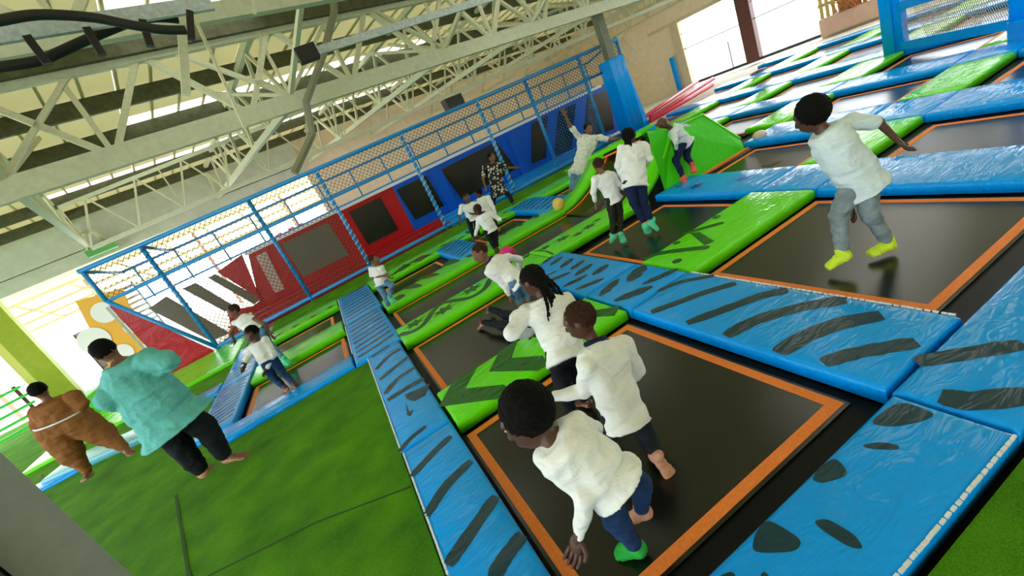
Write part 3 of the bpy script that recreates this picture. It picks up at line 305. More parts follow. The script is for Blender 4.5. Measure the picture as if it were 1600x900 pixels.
# near grey post at the lower left, outside the turf
a = math.radians(123.2); dx, dy = math.cos(a), math.sin(a); L_ = .62
o = empty('grey_post', (dx*L_, dy*L_, -.05), 'smooth grey metal post close to the camera at the lower left corner', 'post')
px, py = -dy, dx
mb = MB(); c0 = Vector((dx*L_, dy*L_, 0)); pv = Vector((px, py, 0)); dv = Vector((dx, dy, 0))
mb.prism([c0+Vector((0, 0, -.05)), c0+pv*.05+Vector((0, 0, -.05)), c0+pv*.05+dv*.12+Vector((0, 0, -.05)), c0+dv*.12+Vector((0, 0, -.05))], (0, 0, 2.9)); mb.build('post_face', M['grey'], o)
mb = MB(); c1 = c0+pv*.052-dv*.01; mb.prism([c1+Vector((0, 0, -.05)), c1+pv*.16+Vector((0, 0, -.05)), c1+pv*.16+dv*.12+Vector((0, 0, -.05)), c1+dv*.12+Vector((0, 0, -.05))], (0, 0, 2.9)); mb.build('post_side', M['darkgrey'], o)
# ---------------------------------------------------------------- trampolines and pads
def marks(o, polys, z, m, name='printed_mark', lines=(), ells=(), th=.0015, wf=1.0):
    for q in polys: MB().prism([(x, y, z-th) for x, y in q] if area2(q) > 0 else [(x, y, z-th) for x, y in q[::-1]], (0, 0, th+.0015)).build(name, m, o)
    for pts, wd in lines:
        wd *= wf
        P = smooth_path([Vector((x, y, 0)) for x, y in pts], 6); L1 = []; L2 = []
        for k, p in enumerate(P):
            d = (P[min(k+1, len(P)-1)]-P[max(k-1, 0)]).normalized(); n_ = Vector((-d.y, d.x, 0)); e = min(k, len(P)-1-k); f = .72+.28*min(1, e/2); f *= .92+.16*random.random()
            L1.append(p+n_*wd/2*f); L2.append(p-n_*wd/2*f)
        n = len(P); V = [(p.x, p.y, z+.0015) for p in L1]+[(p.x, p.y, z+.0015) for p in L2]
        mesh(name, V, [(k, n+k, n+k+1, k+1) for k in range(n-1)], m, o)
    for A, Bq, wd in ells:
        A = Vector((*A, 0)); Bq = Vector((*Bq, 0)); c_ = (A+Bq)/2; a_ = (Bq-A)/2; n_ = Vector((-a_.y, a_.x, 0)).normalized()*wd
        V = [c_+a_*math.cos(t*math.pi/8)+n_*math.sin(t*math.pi/8)*(1+.12*math.sin(3*t))+Vector((0, 0, z+.0015)) for t in range(16)]
        mesh(name, V, [tuple(range(16))], m, o)
def rounded(q):
    n = len(q); out = []
    for k in range(n):
        a, b, c_, d = [Vector((*q[(k+i-1) % n], 0)) for i in range(4)]
        for j in range(5):
            out.append(b.lerp(c_, j/5))
    for _ in range(3): out = [(out[i-1]+out[i]*2+out[(i+1) % len(out)])/4 for i in range(len(out))]
    return [(p.x, p.y) for p in out]
def area2(q): return sum(q[i][0]*q[(i+1) % len(q)][1]-q[(i+1) % len(q)][0]*q[i][1] for i in range(len(q)))
def pad(x0, y0, x1, y1, col, label, name='pad', group=None, z0=-.1, z1=0, trim=None, rad=.03):
    V, F = gridbox(x0+.006, y0+.006, x1-.006, y1-.006, z0, z1, rad, .2)
    o = mesh(name, V, F, M[col], None, True); tag(o, label, 'pad', group)
    if trim:                                                   # white binding along one edge
        a, b = trim; d = (Vector(b)-Vector(a)); n = int(d.length/.035); mb = MB()
        for k in range(n):
            p = Vector(a)+d*(k/n); q = Vector(a)+d*((k+random.uniform(.6, 1))/n); mb.beam(p+Vector((0, 0, random.uniform(-.004, .003))), q, .011, .010)
        mb.build('binding', M['trim'], o)
    return o
def tramp(x0, y0, x1, y1, label, inset=.17, z=-.1, group=None, line=.055, rect=None):
    o = MB().box((x0, y0, z-.03), (x1, y1, z-.012)).build('trampoline', M['cover']); tag(o, label, 'trampoline', group)
    a0, b0, a1, b1 = rect or (x0+inset, y0+inset, x1-inset, y1-inset)
    bed = MB().box((a0-.02, b0-.02, z-.012), (a1+.02, b1+.02, z)).build('bed', M['bed'], o)
    mb = MB(); h = z+.003
    for (p, q) in (((a0, b0), (a1, b0+line)), ((a0, b1-line), (a1, b1)), ((a0, b0+line), (a0+line, b1-line)), ((a1-line, b0+line), (a1, b1-line))):
        mb.box((p[0], p[1], z-.004), (q[0], q[1], h))
    mb.build('boundary_line', M['orange'], o)
    return o
# frame carcass under everything (dark)
for (x0, y0, x1, y1) in [(-.5, .62, 6.2, 9.9), (-6.2, 5.5, -.5, 9.9), (6.2, .62, 18, 5.2), (6.2, 5.2, 16, 7.2), (6.4, 7.2, 16, 11)]:
    o = MB().box((x0, y0, -.185), (x1, y1, -.14)).build('floor', M['cover']); o['kind'] = 'structure'
# column of striped blue pads on the left
lp = pad(-.35, .75, .07, 3.08, 'blue', 'near striped blue pad running to the bottom edge, left of the front trampoline', trim=((-.345, .8, -.004), (-.345, 3.06, -.004)))
marks(lp, [], 0, M['ink'], 'stripe', D['st_left'], wf=1.35)
lp = pad(-.36, 3.08, .07, 5.42, 'blue', 'striped blue pad between the turf and the second trampoline, with a crumpled patch', trim=((-.355, 3.1, -.004), (-.355, 5.4, -.004)))
marks(lp, D['mk_left'], 0, M['ink']); marks(lp, [], 0, M['ink'], 'stripe', D['st_left2'], wf=1.25)
def stripes(o, x0, y0, x1, y1, n, wd, sl=0, along='x', m=None):
    L_ = []
    for k in range(n):
        t = (k+.5)/n
        if along == 'x': y = y0+(y1-y0)*t; L_.append(([(x0+.04, y), ((x0+x1)/2, y+sl*.5+.02*random.uniform(-1, 1)), (x1-.04, y+sl)], wd))
        else: x = x0+(x1-x0)*t; L_.append(([(x, y0+.04), (x+.02*random.uniform(-1, 1)+sl*.5, (y0+y1)/2), (x+sl, y1-.04)], wd))
    marks(o, [], 0, m or M['ink'], 'stripe', L_)
lp = pad(-.52, 5.42, .12, 7.45, 'blue', 'finely striped blue pad behind the turf corner, between two rows of trampolines', trim=((-.515, 5.9, -.004), (-.515, 7.4, -.004))); stripes(lp, -.5, 5.5, .1, 7.4, 9, .06, .1)
lp = pad(-.52, 7.45, .16, 9.78, 'blue', 'farthest finely striped blue pad of the left line, ending at the cage turf', trim=((-.515, 7.5, -.004), (-.515, 9.7, -.004))); stripes(lp, -.5, 7.5, .14, 9.7, 9, .06, .1)
# front border
fp = pad(.3, .63, 1.8, 1.05, 'blue', 'blue front border pad at the lower right with dark tooth shapes', trim=((1.78, .64, -.006), (.32, .64, -.006))); marks(fp, [rounded(q) for q in D['mk_front']], 0, M['ink'])
cp = pad(1.8, .63, 3.6, 1.06, 'blue', 'blue corner pad at the right edge with two broad dark stripes'); marks(cp, [], 0, M['ink'], 'stripe', D['st_corner'], wf=1.3)
cp = pad(3.6, .63, 6.2, 1.06, 'blue', 'blue front border pad beyond the right edge')
tr = tramp(.08, 1.06, 1.8, 2.96, 'nearest trampoline with the running children and a broad orange line', rect=(.11, 1.22, 1.72, 2.92), line=.06)
d1 = pad(1.8, 1.07, 2.49, 2.93, 'blue', 'glossy blue divider pad with long dark stripes right of the nearest trampoline', trim=((2.485, 1.1, -.004), (2.485, 2.9, -.004))); marks(d1, [], 0, M['ink'], 'stripe', D['st_d1'], wf=1.35)
d2 = pad(1.8, 2.93, 2.49, 3.62, 'blue', 'blue pad with four dark ovals at the tip of the chevron pad')
d3 = pad(1.8, 3.62, 2.49, 5.14, 'blue', 'blue pad with two rows of dark ovals behind the braided child')
for A, Bq, wd in D['el_d1']:
    cy = (A[1]+Bq[1])/2; marks(d3 if cy > 3.6 else (d2 if cy > 2.9 else d1), [], 0, M['ink'], 'oval', (), [(A, Bq, wd)])
g = pad(.08, 2.97, 1.79, 3.61, 'green', 'green pad with dark chevrons behind the nearest trampoline'); marks(g, D['mk_g1'], 0, M['inkg'], 'chevron')
tramp(.08, 3.62, 1.8, 5.16, 'second trampoline, behind the green chevron pad', rect=(.16, 3.72, 1.7, 5.12))
g2 = pad(.09, 5.16, 2.3, 5.86, 'green', 'green pad with a winding dark line and paw prints, behind the second trampoline'); g2b = pad(2.3, 5.16, 4.1, 5.86, 'green', 'green pad with scattered dark leaf prints, behind the two girls')
marks(g2, [], 0, M['inkg'], 'winding_line', D['st_g2'][:1]); marks(g2, [], 0, M['inkg'], 'winding_line', D['st_g2'][1:])
def leaf(x, y, r, rot=0):
    q = []
    for k in range(14):
        t = rot+k*2*math.pi/14; rr = r*(1 if k % 2 == 0 else .5)*(1 if k else 1.2); q.append((x+rr*math.cos(t), y+rr*math.sin(t)*.8))
    return q
for x, y, r in D['leaf']: marks(g2 if x < 2.3 else g2b, [leaf(x, y, r*.85, x)], 0, M['inkg'], 'leaf_print')
tramp(.12, 5.87, 4.4, 7.0, 'long narrow trampoline between the winding green pads', rect=(.22, 5.95, 4.35, 6.97), line=.05)
g3 = pad(.16, 7.0, 2.35, 7.72, 'green', 'green pad with dark zigzag leaves beside the left boy in jeans'); g3b = pad(2.35, 7.0, 3.75, 7.72, 'green', 'green pad near the yellow ball, leading to the ramp')
for q in D['mk_g3']: marks(g3 if q[0][0] < 2.35 else g3b, [rounded(q)], 0, M['inkg'], 'leaf_print')
tramp(.2, 7.75, 1.72, 9.0, 'small dark trampoline left of the first blue wedge pad'); tramp(2.3, 7.75, 3.66, 9.0, 'small dark trampoline between the two blue wedge pads'); tramp(4.45, 7.75, 6.1, 9.0, 'small dark trampoline behind the leaning woman')
bp = pad(1.7, 7.55, 2.3, 9.3, 'blue', 'first small striped blue pad by the huddle of children', z1=.012); stripes(bp, 1.74, 7.6, 2.26, 9.25, 8, .05, .35)
for ch in bp.children: ch.location.z = .012
bp = pad(3.64, 7.5, 4.42, 9.5, 'blue', 'second small striped blue pad below the woman in the patterned dress', z1=.012); stripes(bp, 3.7, 7.6, 4.36, 9.4, 8, .06, .35)
for ch in bp.children: ch.location.z = .012
g4 = pad(.16, 9.02, 4.4, 9.95, 'green', 'far green pad with dark blots just before the cage turf')
marks(g4, [q for q in D['mk_g4'] if all(9.1 < p[1] < 9.9 for p in q)], 0, M['inkg'], 'leaf_print')
for k in range(9): marks(g4, [leaf(.7+k*.42, 9.3+.2*(k % 2), .13, k)], 0, M['inkg'], 'leaf_print')
pad(4.4, 9.02, 8.9, 9.95, 'green', 'far green pad at the right half of the cage front')
# left block
pad(-2.2, 5.46, -.53, 5.86, 'blue', 'narrow blue edge pad at the back of the turf'); 
tramp(-2.05, 5.87, -.54, 7.2, 'left trampoline with orange corners under the child in dark jeans', rect=(-2.0, 5.95, -.6, 7.15))
pad(-2.05, 7.2, -.54, 7.92, 'green', 'pale shiny green pad behind the left trampoline'); tramp(-2.05, 7.93, -.54, 9.12, 'left trampoline further back, below the green stripe by the cage')
gl = pad(-2.05, 9.13, -.54, 9.95, 'green', 'narrow green pad between the left trampolines and the cage turf')
for k in range(4): marks(gl, [leaf(-1.8+k*.37, 9.4, .12, k)], 0, M['inkg'], 'leaf_print')
lb = pad(-2.6, 5.9, -2.07, 7.7, 'blue', 'crumpled striped blue pad beside the left trampoline'); stripes(lb, -2.58, 6.0, -2.09, 7.6, 11, .05, .15)
lb = pad(-2.6, 7.7, -2.07, 9.9, 'blue', 'crumpled blue pad behind, under the left pair of children'); stripes(lb, -2.58, 7.8, -2.09, 9.8, 9, .05, .15)
pad(-6.2, 7.72, -2.62, 8.15, 'blue', 'long blue edge pad far left behind the woman in teal'); tramp(-6.2, 8.16, -2.62, 9.28, 'far left trampoline behind the woman in teal')
pad(-6.2, 9.3, -2.62, 11.4, 'green', 'far left green pad in front of the red end panel')
# right block: columns of cells
XS = [(2.5, 4.2), (4.92, 6.13), (6.92, 8.25), (8.95, 10.35), (11.05, 12.5), (13.15, 14.6)]
DV = [(4.2, 4.92), (6.13, 6.92), (8.25, 8.95), (10.35, 11.05), (12.5, 13.15), (14.6, 15.2)]
RW = [(1.07, 2.85), (3.5, 5.0), (5.75, 7.1), (7.75, 9.1), (9.75, 11.1)]
GR = [(2.86, 3.49), (5.01, 5.74), (7.11, 7.74), (9.11, 9.74)]
cn = ['second', 'third', 'fourth', 'fifth', 'sixth', 'seventh']; rn = ['front', 'second', 'third', 'fourth', 'fifth']
def inside(x, y):
    b = Vector((x, y, 0)); return b.dot(E1) < 19.4
for i, (x0, x1) in enumerate(XS):
    for j, (y0, y1) in enumerate(RW):
        if i < 2 and j > 1 or not inside(x1, y1): continue
        if i >= 3 and j == 0: continue
        rect = (2.62, 1.25, 4.12, 2.82) if (i, j) == (0, 0) else None
        lab = {(0, 0): 'trampoline under the big boy with yellow socks, grey with window glare', (0, 1): 'dark trampoline under the two girls in green socks'}.get((i, j), 'glare-lit trampoline, %s row, %s column from the left' % (rn[j], cn[i]))
        tramp(x0, y0+.004, x1, y1-.004, lab, rect=rect, inset=.12)
    for j, (y0, y1) in enumerate(GR):
        if i < 1 and j > 0 or i < 2 and j > 0 or not inside(x1, y1): continue
        if (i, j) == (0, 0):
            gg = pad(x0, y0, x1, 3.58, 'green', 'green pad with ovals and branch print left of the big boy'); marks(gg, D['mk_g1r'], 0, M['inkg'], 'printed_mark', D['st_g1r'], D['el_g1r'], wf=1.5)
        else: pad(x0, y0, x1, y1, 'green', 'green divider pad behind the %s row of the %s column from the left' % (rn[j], cn[i]))
for i, (x0, x1) in enumerate(DV):
    segs = [(1.07, 2.86), (2.86, 3.5), (3.5, 5.16), (5.16, 7.1), (7.1, 9.1), (9.1, 11.1)]
    for j, (y0, y1) in enumerate(segs):
        if i < 2 and j > 2 or not inside(x1, y1) or (i >= 3 and j == 0): continue
        lab = {(0, 0): 'long glossy blue divider pad at the right edge behind the big boy', (0, 1): 'crumpled blue pad between the green pads left of the big boy', (0, 2): 'blue divider pad with a pale sheen below the jumping boy'}.get((i, j), 'glare-lit blue divider right of the %s column, piece %s' % (cn[i], ['nearest the camera', 'at the first green row', 'next to the second row', 'next to the third row', 'next to the fourth row', 'next to the fifth row'][j]))
        p_ = pad(x0, y0, x1, y1, 'blue', lab)
        if (i, j) == (0, 2): marks(p_, [leaf(4.45, 4.6, .13, 0), leaf(4.6, 4.0, .1, 1), leaf(4.5, 4.95, .08, 2)], 0, mat('deep_blue_print', (.0, .08, .45), .3), 'leaf_print')
pad(6.2, 7.72, 6.9, 10.8, 'green', 'green pad at the corner behind the ramp, below the red rolls')
# ---------------------------------------------------------------- curved ramp
o = empty('curved_ramp', (4.4, 6.1, -.1), 'green padded ramp curling up behind the leaning woman, with a folded bright green flank', 'ramp')
def rz(x):
    t = min(1, max(0, (x-3.7)/1.25)); return .50*t**1.9
N = 16; xs = [3.7+1.25*k/N for k in range(N+1)]
def tilt(x, y): return .30*min(1, (7.5-y)/1.9)*min(1, rz(x)/.5)
def strip(y0, y1, dz, m, name):
    V = []; F = []
    for k, x in enumerate(xs):
        for y in (y0, y1): z = rz(x)+dz+tilt(x, y); V += [(x, y, z), (x, y, z-.09)]
    for k in range(N):
        a = 4*k; b = a+4; F += [(a, b, b+2, a+2), (a+1, a+3, b+3, b+1), (a, a+1, b+1, b), (a+2, b+2, b+3, a+3)]
    F += [(0, 2, 3, 1), (4*N, 4*N+1, 4*N+3, 4*N+2)]
    return mesh(name, V, F, m, o, True)
strip(7.04, 7.55, .01, M['green'], 'rim_pad'); strip(5.2, 5.55, .01, M['green'], 'rim_pad'); strip(5.55, 7.04, -.07, M['bed'], 'inclined_bed'); strip(6.93, 6.98, -.066, M['orange'], 'boundary_line'); strip(5.63, 5.68, -.066, M['orange'], 'boundary_line')
tp = MB(); tp.prism([(4.93, 7.55, .47), (4.93, 5.9, .73), (5.2, 5.9, .76), (5.2, 7.55, .5)], (0, 0, .07)); tpo = tp.build('crest_pad', M['green'], o)
for k in range(7):
    y = 6.0+k*.2; zf = lambda x, y: .47+.26*(7.55-y)/1.65+.11*(x-4.93)+.073
    mesh('dash', [(x, yy, zf(x, yy)) for x, yy in ((4.96, y), (5.17, y+.08), (5.17, y+.14), (4.96, y+.05))], [(0, 1, 2, 3)], M['inkg'], tpo)
MB().beam((4.9, 7.0, .50), (4.9, 5.95, .66), .05, .03).build('boundary_line', M['orange'], o)
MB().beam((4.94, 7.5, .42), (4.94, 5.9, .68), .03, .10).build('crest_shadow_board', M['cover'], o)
P_ = dict(A=(4.42, 5.17, -.09), G=(4.68, 5.08, -.09), Bq=(6.08, 5.1, -.09), B2=(6.12, 5.18, .08), Cq=(5.62, 5.3, .68), H=(4.9, 5.25, .72), Dq=(4.44, 5.18, .84), E_=(5.9, 7.2, .0), Fq=(5.7, 7.2, .50), Iq=(5.25, 6.15, .74), Jq=(5.25, 6.15, -.09))
kk = list(P_); V = [P_[k] for k in kk]; ix = {k: i for i, k in enumerate(kk)}
Fc = [('A', 'G', 'H', 'Dq'), ('G', 'Bq', 'B2', 'Cq', 'H'), ('B2', 'E_', 'Fq', 'Cq'), ('H', 'Cq', 'Fq', 'Iq', 'Dq'), ('Jq', 'Iq', 'Fq', 'E_'), ('A', 'Dq', 'Iq', 'Jq'), ('Bq', 'E_', 'B2'), ('A', 'Jq', 'E_', 'Bq', 'G')]
fo = mesh('flank', V, [tuple(ix[k] for k in f) for f in Fc], M['ramp'], o)
MB().tube([P_['B2'], P_['Cq'], P_['H']], .022, 6).build('piping', M['green'], o); MB().tube([P_['G'], P_['H']], .014, 6).build('piping', M['inkg'], o)
MB().tube([(4.95, 5.6, .80), (5.5, 6.6, .66), (5.9, 7.4, .5)], .03, 6).build('blue_edging', M['blue'], o)
MB().beam((4.5, 5.06, -.085), (6.1, 5.06, -.085), .05, .03).build('boundary_line', M['orange'], o)
# knob pad beside the ramp
o = MB().ell((6.3, 4.98, .03), Vector((.11, 0, 0)), Vector((0, .10, 0)), Vector((0, 0, .07))).build('corner_knob', mat('cream_vinyl', (.6, .5, .42), .4), None, True); tag(o, 'small cream padded knob at the right foot of the green ramp', 'pad')
o = MB().ell((5.35, 4.15, -.1), Vector((.13, 0, 0)), Vector((0, .11, 0)), Vector((0, 0, .012))).build('floor_patch', mat('brown_patch', (.07, .05, .035), .6), None, True); tag(o, 'round dark patch on the glare-lit trampoline right of the ramp', 'patch')
# ---------------------------------------------------------------- netted cage
YC = 11.5
cage = empty('netted_cage', (2.6, YC, 0), 'long blue pipe cage with netting in front of the red and blue padded wall', 'cage')
def pipe(a, b, r=.04, name='pipe', m='pipe'): return MB().tube([a, b], r, 10).build(name, M[m], cage, True)
PX = [-3.34, -1.1, .48, 2.68, 4.9, 6.45, 8.3]
for x in PX: pipe((x, YC, -.05), (x, YC, 2.6), .045, 'post')
pipe((-4.44, YC, 1.9), (-4.44, YC, 2.64), .045, 'post'); pipe((9.75, YC, 1.75), (9.75, YC, 2.55), .045, 'post')
pipe((-4.5, YC, 2.63), (9.8, YC, 2.55), .05, 'top_rail'); pipe((-4.44, YC, 1.9), (9.75, YC, 1.88), .035, 'middle_rail'); pipe((-3.34, YC, .03), (9.0, YC, .03), .045, 'base_rail'); pipe((-4.44, YC, 1.9), (-3.34, YC, 0.0), .045, 'slanting_pipe')
for x in (-4.44, -3.34, 9.75): pipe((x, YC, 2.6), (x, YC+1.6, 2.35), .035, 'side_rail')
pipe((-4.44, 13.1, 2.36), (9.75, 13.1, 2.36), .03, 'rear_rail'); pipe((-4.44, 13.1, 1.95), (9.75, 13.1, 1.95), .022, 'rear_rail'); pipe((-4.44, 13.1, 1.6), (9.75, 13.1, 1.6), .022, 'rear_rail')
for k in range(16): x = -4.2+k*.92; pipe((x, 13.1, 1.55), (x, 13.1, 2.36), .02, 'rear_post')
def net(x0, x1, z0, z1, y, cell=.075, m='net', clip=None, th=.009):
    mb = MB(); W = x1-x0; H = z1-z0
    for sgn in (1, -1):
        k = -H
        while k < W:
            a = max(0, k); b = min(W, k+H)
            if b > a:
                za, zb = (a-k, b-k)
                if sgn < 0: za, zb = H-za, H-zb
                p = (x0+a, y, z0+za); q = (x0+b, y, z0+zb)
                if clip is None or clip(p, q): mb.beam(p, q, th, th, upv=(0, 1, 0))
            k += cell
    o = mb.build('netting', M[m], cage); o['kind'] = 'stuff'; return o
xs_ = [-4.44]+PX+[9.75]
for a, b in zip(xs_[:-1], xs_[1:]): net(a+.03, b-.03, 1.92, 2.6, YC, .11)
for a, b in zip(PX[:2], PX[1:3]): net(a+.03, b-.03, .05, 1.9, YC, .11)
net(6.45, 8.3, .05, 1.86, YC, .11, 'netb')
for x in PX:   # spiral lacing on the posts
    pts = [(x+.055*math.cos(t*.9), YC+.055*math.sin(t*.9), .05+t*.02) for t in range(126)]
    MB().tube(pts, .008, 4).build('lacing', M['trim' if x < 5 and x > 0 else 'netb'], cage)
# red end panel
o = MB().prism([(-3.4, YC-.02, -.1), (-4.36, YC-.02, -.1), (-4.46, YC-.02, 1.78), (-4.4, YC-.02, 1.86)], (0, .05, 0)).build('end_panel', M['red'], cage)
MB().beam((-4.42, YC-.03, -.1), (-4.5, YC-.03, 1.8), .05, .05).build('end_stile', M['galv'], cage)
# padded trampoline wall behind
wall_ = empty('padded_wall', (2, 13, 0), 'red and blue padded wall with black wall trampolines inside the cage', 'padded wall')
def wp(poly, y, th, m, name): return MB().prism([(x, y, z) for x, z in poly], (0, th, 0)).build(name, M[m], wall_)
wp([(-2.5, -.05), (2.14, -.05), (2.14, 1.52), (-1.95, 1.5)], 13.02, .1, 'red', 'red_backing'); wp([(2.14, -.05), (10.3, -.05), (10.3, 1.55), (2.14, 1.52)], 13.02, .1, 'blue2', 'blue_backing')
MB().box((-2, 12.99, 1.5), (9.9, 13.1, 1.58)).build('white_capping', M['white'], wall_)
def window(q, col, bed='bed', fr=.1):
    c = Vector((sum(p[0] for p in q)/4, sum(p[1] for p in q)/4)); o = wp(q, 12.985, .03, bed, 'wall_bed')
    big = [tuple(c+(Vector(p)-c)*(1+fr/max(.3, (Vector(p)-c).length))) for p in q]; n = 4
    for k in range(4):
        a, b = q[k], q[(k+1) % 4]; A, Bq = big[k], big[(k+1) % 4]
        MB().prism([(a[0], 12.93, a[1]), (b[0], 12.93, b[1]), (Bq[0], 12.93, Bq[1]), (A[0], 12.93, A[1])], (0, .09, 0)).build('frame_pad', M[col], o)
        MB().beam((a[0], 12.975, a[1]), (b[0], 12.975, b[1]), .02, .012).build('boundary_line', M['orange'], o)
M['mesh'] = mat('see_through_mesh', (.13, .12, .09), .6, .001, 200)
for q, c_, b_ in [([(-1.13, .38), (.2, .36), (.14, 1.38), (-1.13, 1.38)], 'red', 'mesh'), ([(.78, .36), (1.73, .36), (1.71, 1.38), (.76, 1.38)], 'red', 'bed'), ([(2.3, .38), (3.25, .38), (3.17, 1.37), (2.2, 1.37)], 'blue2', 'bed'),
                 ([(3.85, .3), (5.9, .38), (5.61, 1.38), (3.66, 1.34)], 'blue2', 'bed'), ([(6.45, .3), (7.0, .26), (7.6, 1.42), (6.98, 1.4)], 'blue2', 'bed'), ([(7.33, .18), (8.02, .14), (8.72, 1.38), (8.03, 1.4)], 'blue2', 'bed'), ([(8.53, .14), (9.85, .1), (10.1, 1.34), (9.26, 1.38)], 'blue2', 'bed')]:
    window(q, c_, b_)
wp([(-1.93, .34), (-1.68, .33), (-1.55, 1.39), (-1.82, 1.39)], 12.98, .02, 'clear', 'clear_strip')
for x in (3.5, 6.15): wp([(x-.14, 0), (x+.14, 0), (x+.16, 1.5), (x-.16, 1.5)], 12.93, .09, 'blue2', 'frame_pad')
# splayed left end of the wall
for q in ([(-3.81, .0), (-3.35, -.05), (-3.99, 1.45), (-4.45, 1.37)], [(-3.15, .5), (-2.87, .44), (-3.3, 1.44), (-3.61, 1.45)], [(-2.5, .33), (-2.27, .36), (-2.83, 1.43), (-3.01, 1.42)]): window(q, 'red', 'mesh', .09)
wp([(-2.3, .38), (-2.06, 1.58), (-2.76, 1.45)], 12.96, .05, 'red', 'triangle_pad'); wp([(-3.3, -.05), (-2.0, -.05), (-2.3, .35), (-2.55, .3), (-3.1, .48)], 13.0, .05, 'red', 'triangle_pad')
# floor rolls in the cage
for k in range(3):
    for (a, b, m) in ((-3.2, 2.9, 'red'), (2.9, 9.0, 'blue')):
        y = 11.75+k*.42; V, F = gridbox(a, y, b, y+.3, -.1, .02+.05*k, .03, .5)
        o = mesh('floor_roll', V, F, M[m], wall_, True)
for k in range(3):
    for (a, b, m) in ((-3.2, 2.9, 'red'), (2.9, 9.0, 'pipe')):
        MB().tube([(a, 11.72+k*.42, .05+.05*k), (b, 11.72+k*.42, .05+.05*k)], .022, 8).build('ledge_rail', M[m], wall_, True)
# white woven ball pile in the cage corner
mb = MB()
for k in range(12):
    x, y = -2.9+.11*(k % 4)+.03*random.random(), 12.1+.1*(k//4); mb.ell((x, y, .05+.09*(k//4)), Vector((.06, 0, 0)), Vector((0, .06, 0)), Vector((0, 0, .05)), 8, 6)
tag(mb.build('foam_blocks', M['white'], None, True), 'heap of small white foam pieces in the left corner of the cage', 'foam')
# blue wrapped end of the cage and small outrigger frame
o = empty('blue_end_panel', (9.5, 11.6, 0), 'tall flat blue vinyl panel right of the padded column', 'panel')
MB().prism([(9.46, 11.42, -.1), (9.95, 11.42, -.1), (9.75, 11.42, 1.95), (9.46, 11.42, 2.0)], (0, .1, 0)).build('panel_sheet', M['blue'], o)
MB().tube([(9.47, 11.4, -.1), (9.47, 11.4, 2.0)], .025, 8).build('panel_pipe', M['pipe'], o)
q = [(9.77, 11.6, 2.5), (10.25, 11.8, 2.6), (10.6, 11.8, 2.0), (10.2, 11.8, 1.85)]
for k in range(4): MB().tube([q[k], q[(k+1) % 4]], .015, 6).build('outrigger_wire', M['cream'], cage)
# blue netted enclosure top right
en = empty('blue_enclosure', (10.4, 5.1, 0), 'blue padded frame with netting at the top right corner', 'enclosure')
for x, y in ((10.42, 5.1), (9.08, 3.1), (10.38, 5.22)): V, F = gridbox(x-.09, y-.09, x+.09, y+.09, -.1, 1.6, .03, .3); mesh('padded_post', V, F, M['blue'], en, True)
for z in (.08, .75, 1.5): MB().beam((10.42, 5.1, z), (9.08, 3.1, z+.1), .12, .14).build('padded_rail', M['blue'], en)
MB().beam((9.08, 3.1, .1), (7.9, 1.9, .1), .3, .25).build('padded_rail', M['blue'], en)
mb = MB(); A = Vector((10.42, 5.1, .1)); Bv = Vector((9.08, 3.1, .1))
for k in range(60):
    for s in (1, -1):
        t0 = k/60; t1 = t0+.3*s
        if 0 <= t1 <= 1: mb.beam(A.lerp(Bv, t0), A.lerp(Bv, t1)+Vector((0, 0, 1.4)), .006, .006)
nn = mb.build('netting', mat('beige_cord', (.5, .44, .36), .7), en); nn['kind'] = 'stuff'
# pink red rolls by the end wall
for k, (a, b) in enumerate([((9.9, 12.2, .02), (16.0, 14.9, .0)), ((10.4, 11.8, .02), (15.2, 13.4, .0)), ((9.9, 11.3, .02), (13.6, 12.1, .0))]):
    o = MB().tube([a, b], .07, 10).build('foam_roll', M['foil'], None, True); tag(o, ['pinkish red foam roll farthest back beside the end wall', 'middle pinkish red foam roll beside the end wall', 'nearest pinkish red foam roll behind the green ramp'][k], 'foam roll')
o = empty('blue_jamb_pad', B(20.0, 10.1, 0), 'blue padded strip at the left jamb of the bright opening', 'pad'); V, F = gridbox(0, 0, .16, .16, -.1, 1.3, .03, .3); V = [B(19.95+v[1], 10.05+v[0], v[2]) for v in V]; mesh('pad_strip', V, F[:], M['blue'], o, True)
# balls
o = MB().ell((3.72, 7.1, .12), Vector((.115, 0, 0)), Vector((0, .115, 0)), Vector((0, 0, .115)), 20, 14).build('ball', mat('yellow_ball', (.75, .55, .10), .45, .003, 30, .2), None, True); tag(o, 'yellow ball on the green pad edge below the leaning woman', 'ball')
o = MB().ell((2.12, 6.2, .04), Vector((.125, 0, 0)), Vector((0, .125, 0)), Vector((0, 0, .125)), 20, 14).build('ball', mat('magenta_ball', (.65, .01, .20), .35, .004, 25), None, True); tag(o, 'magenta pink ball behind the crouching child', 'ball')
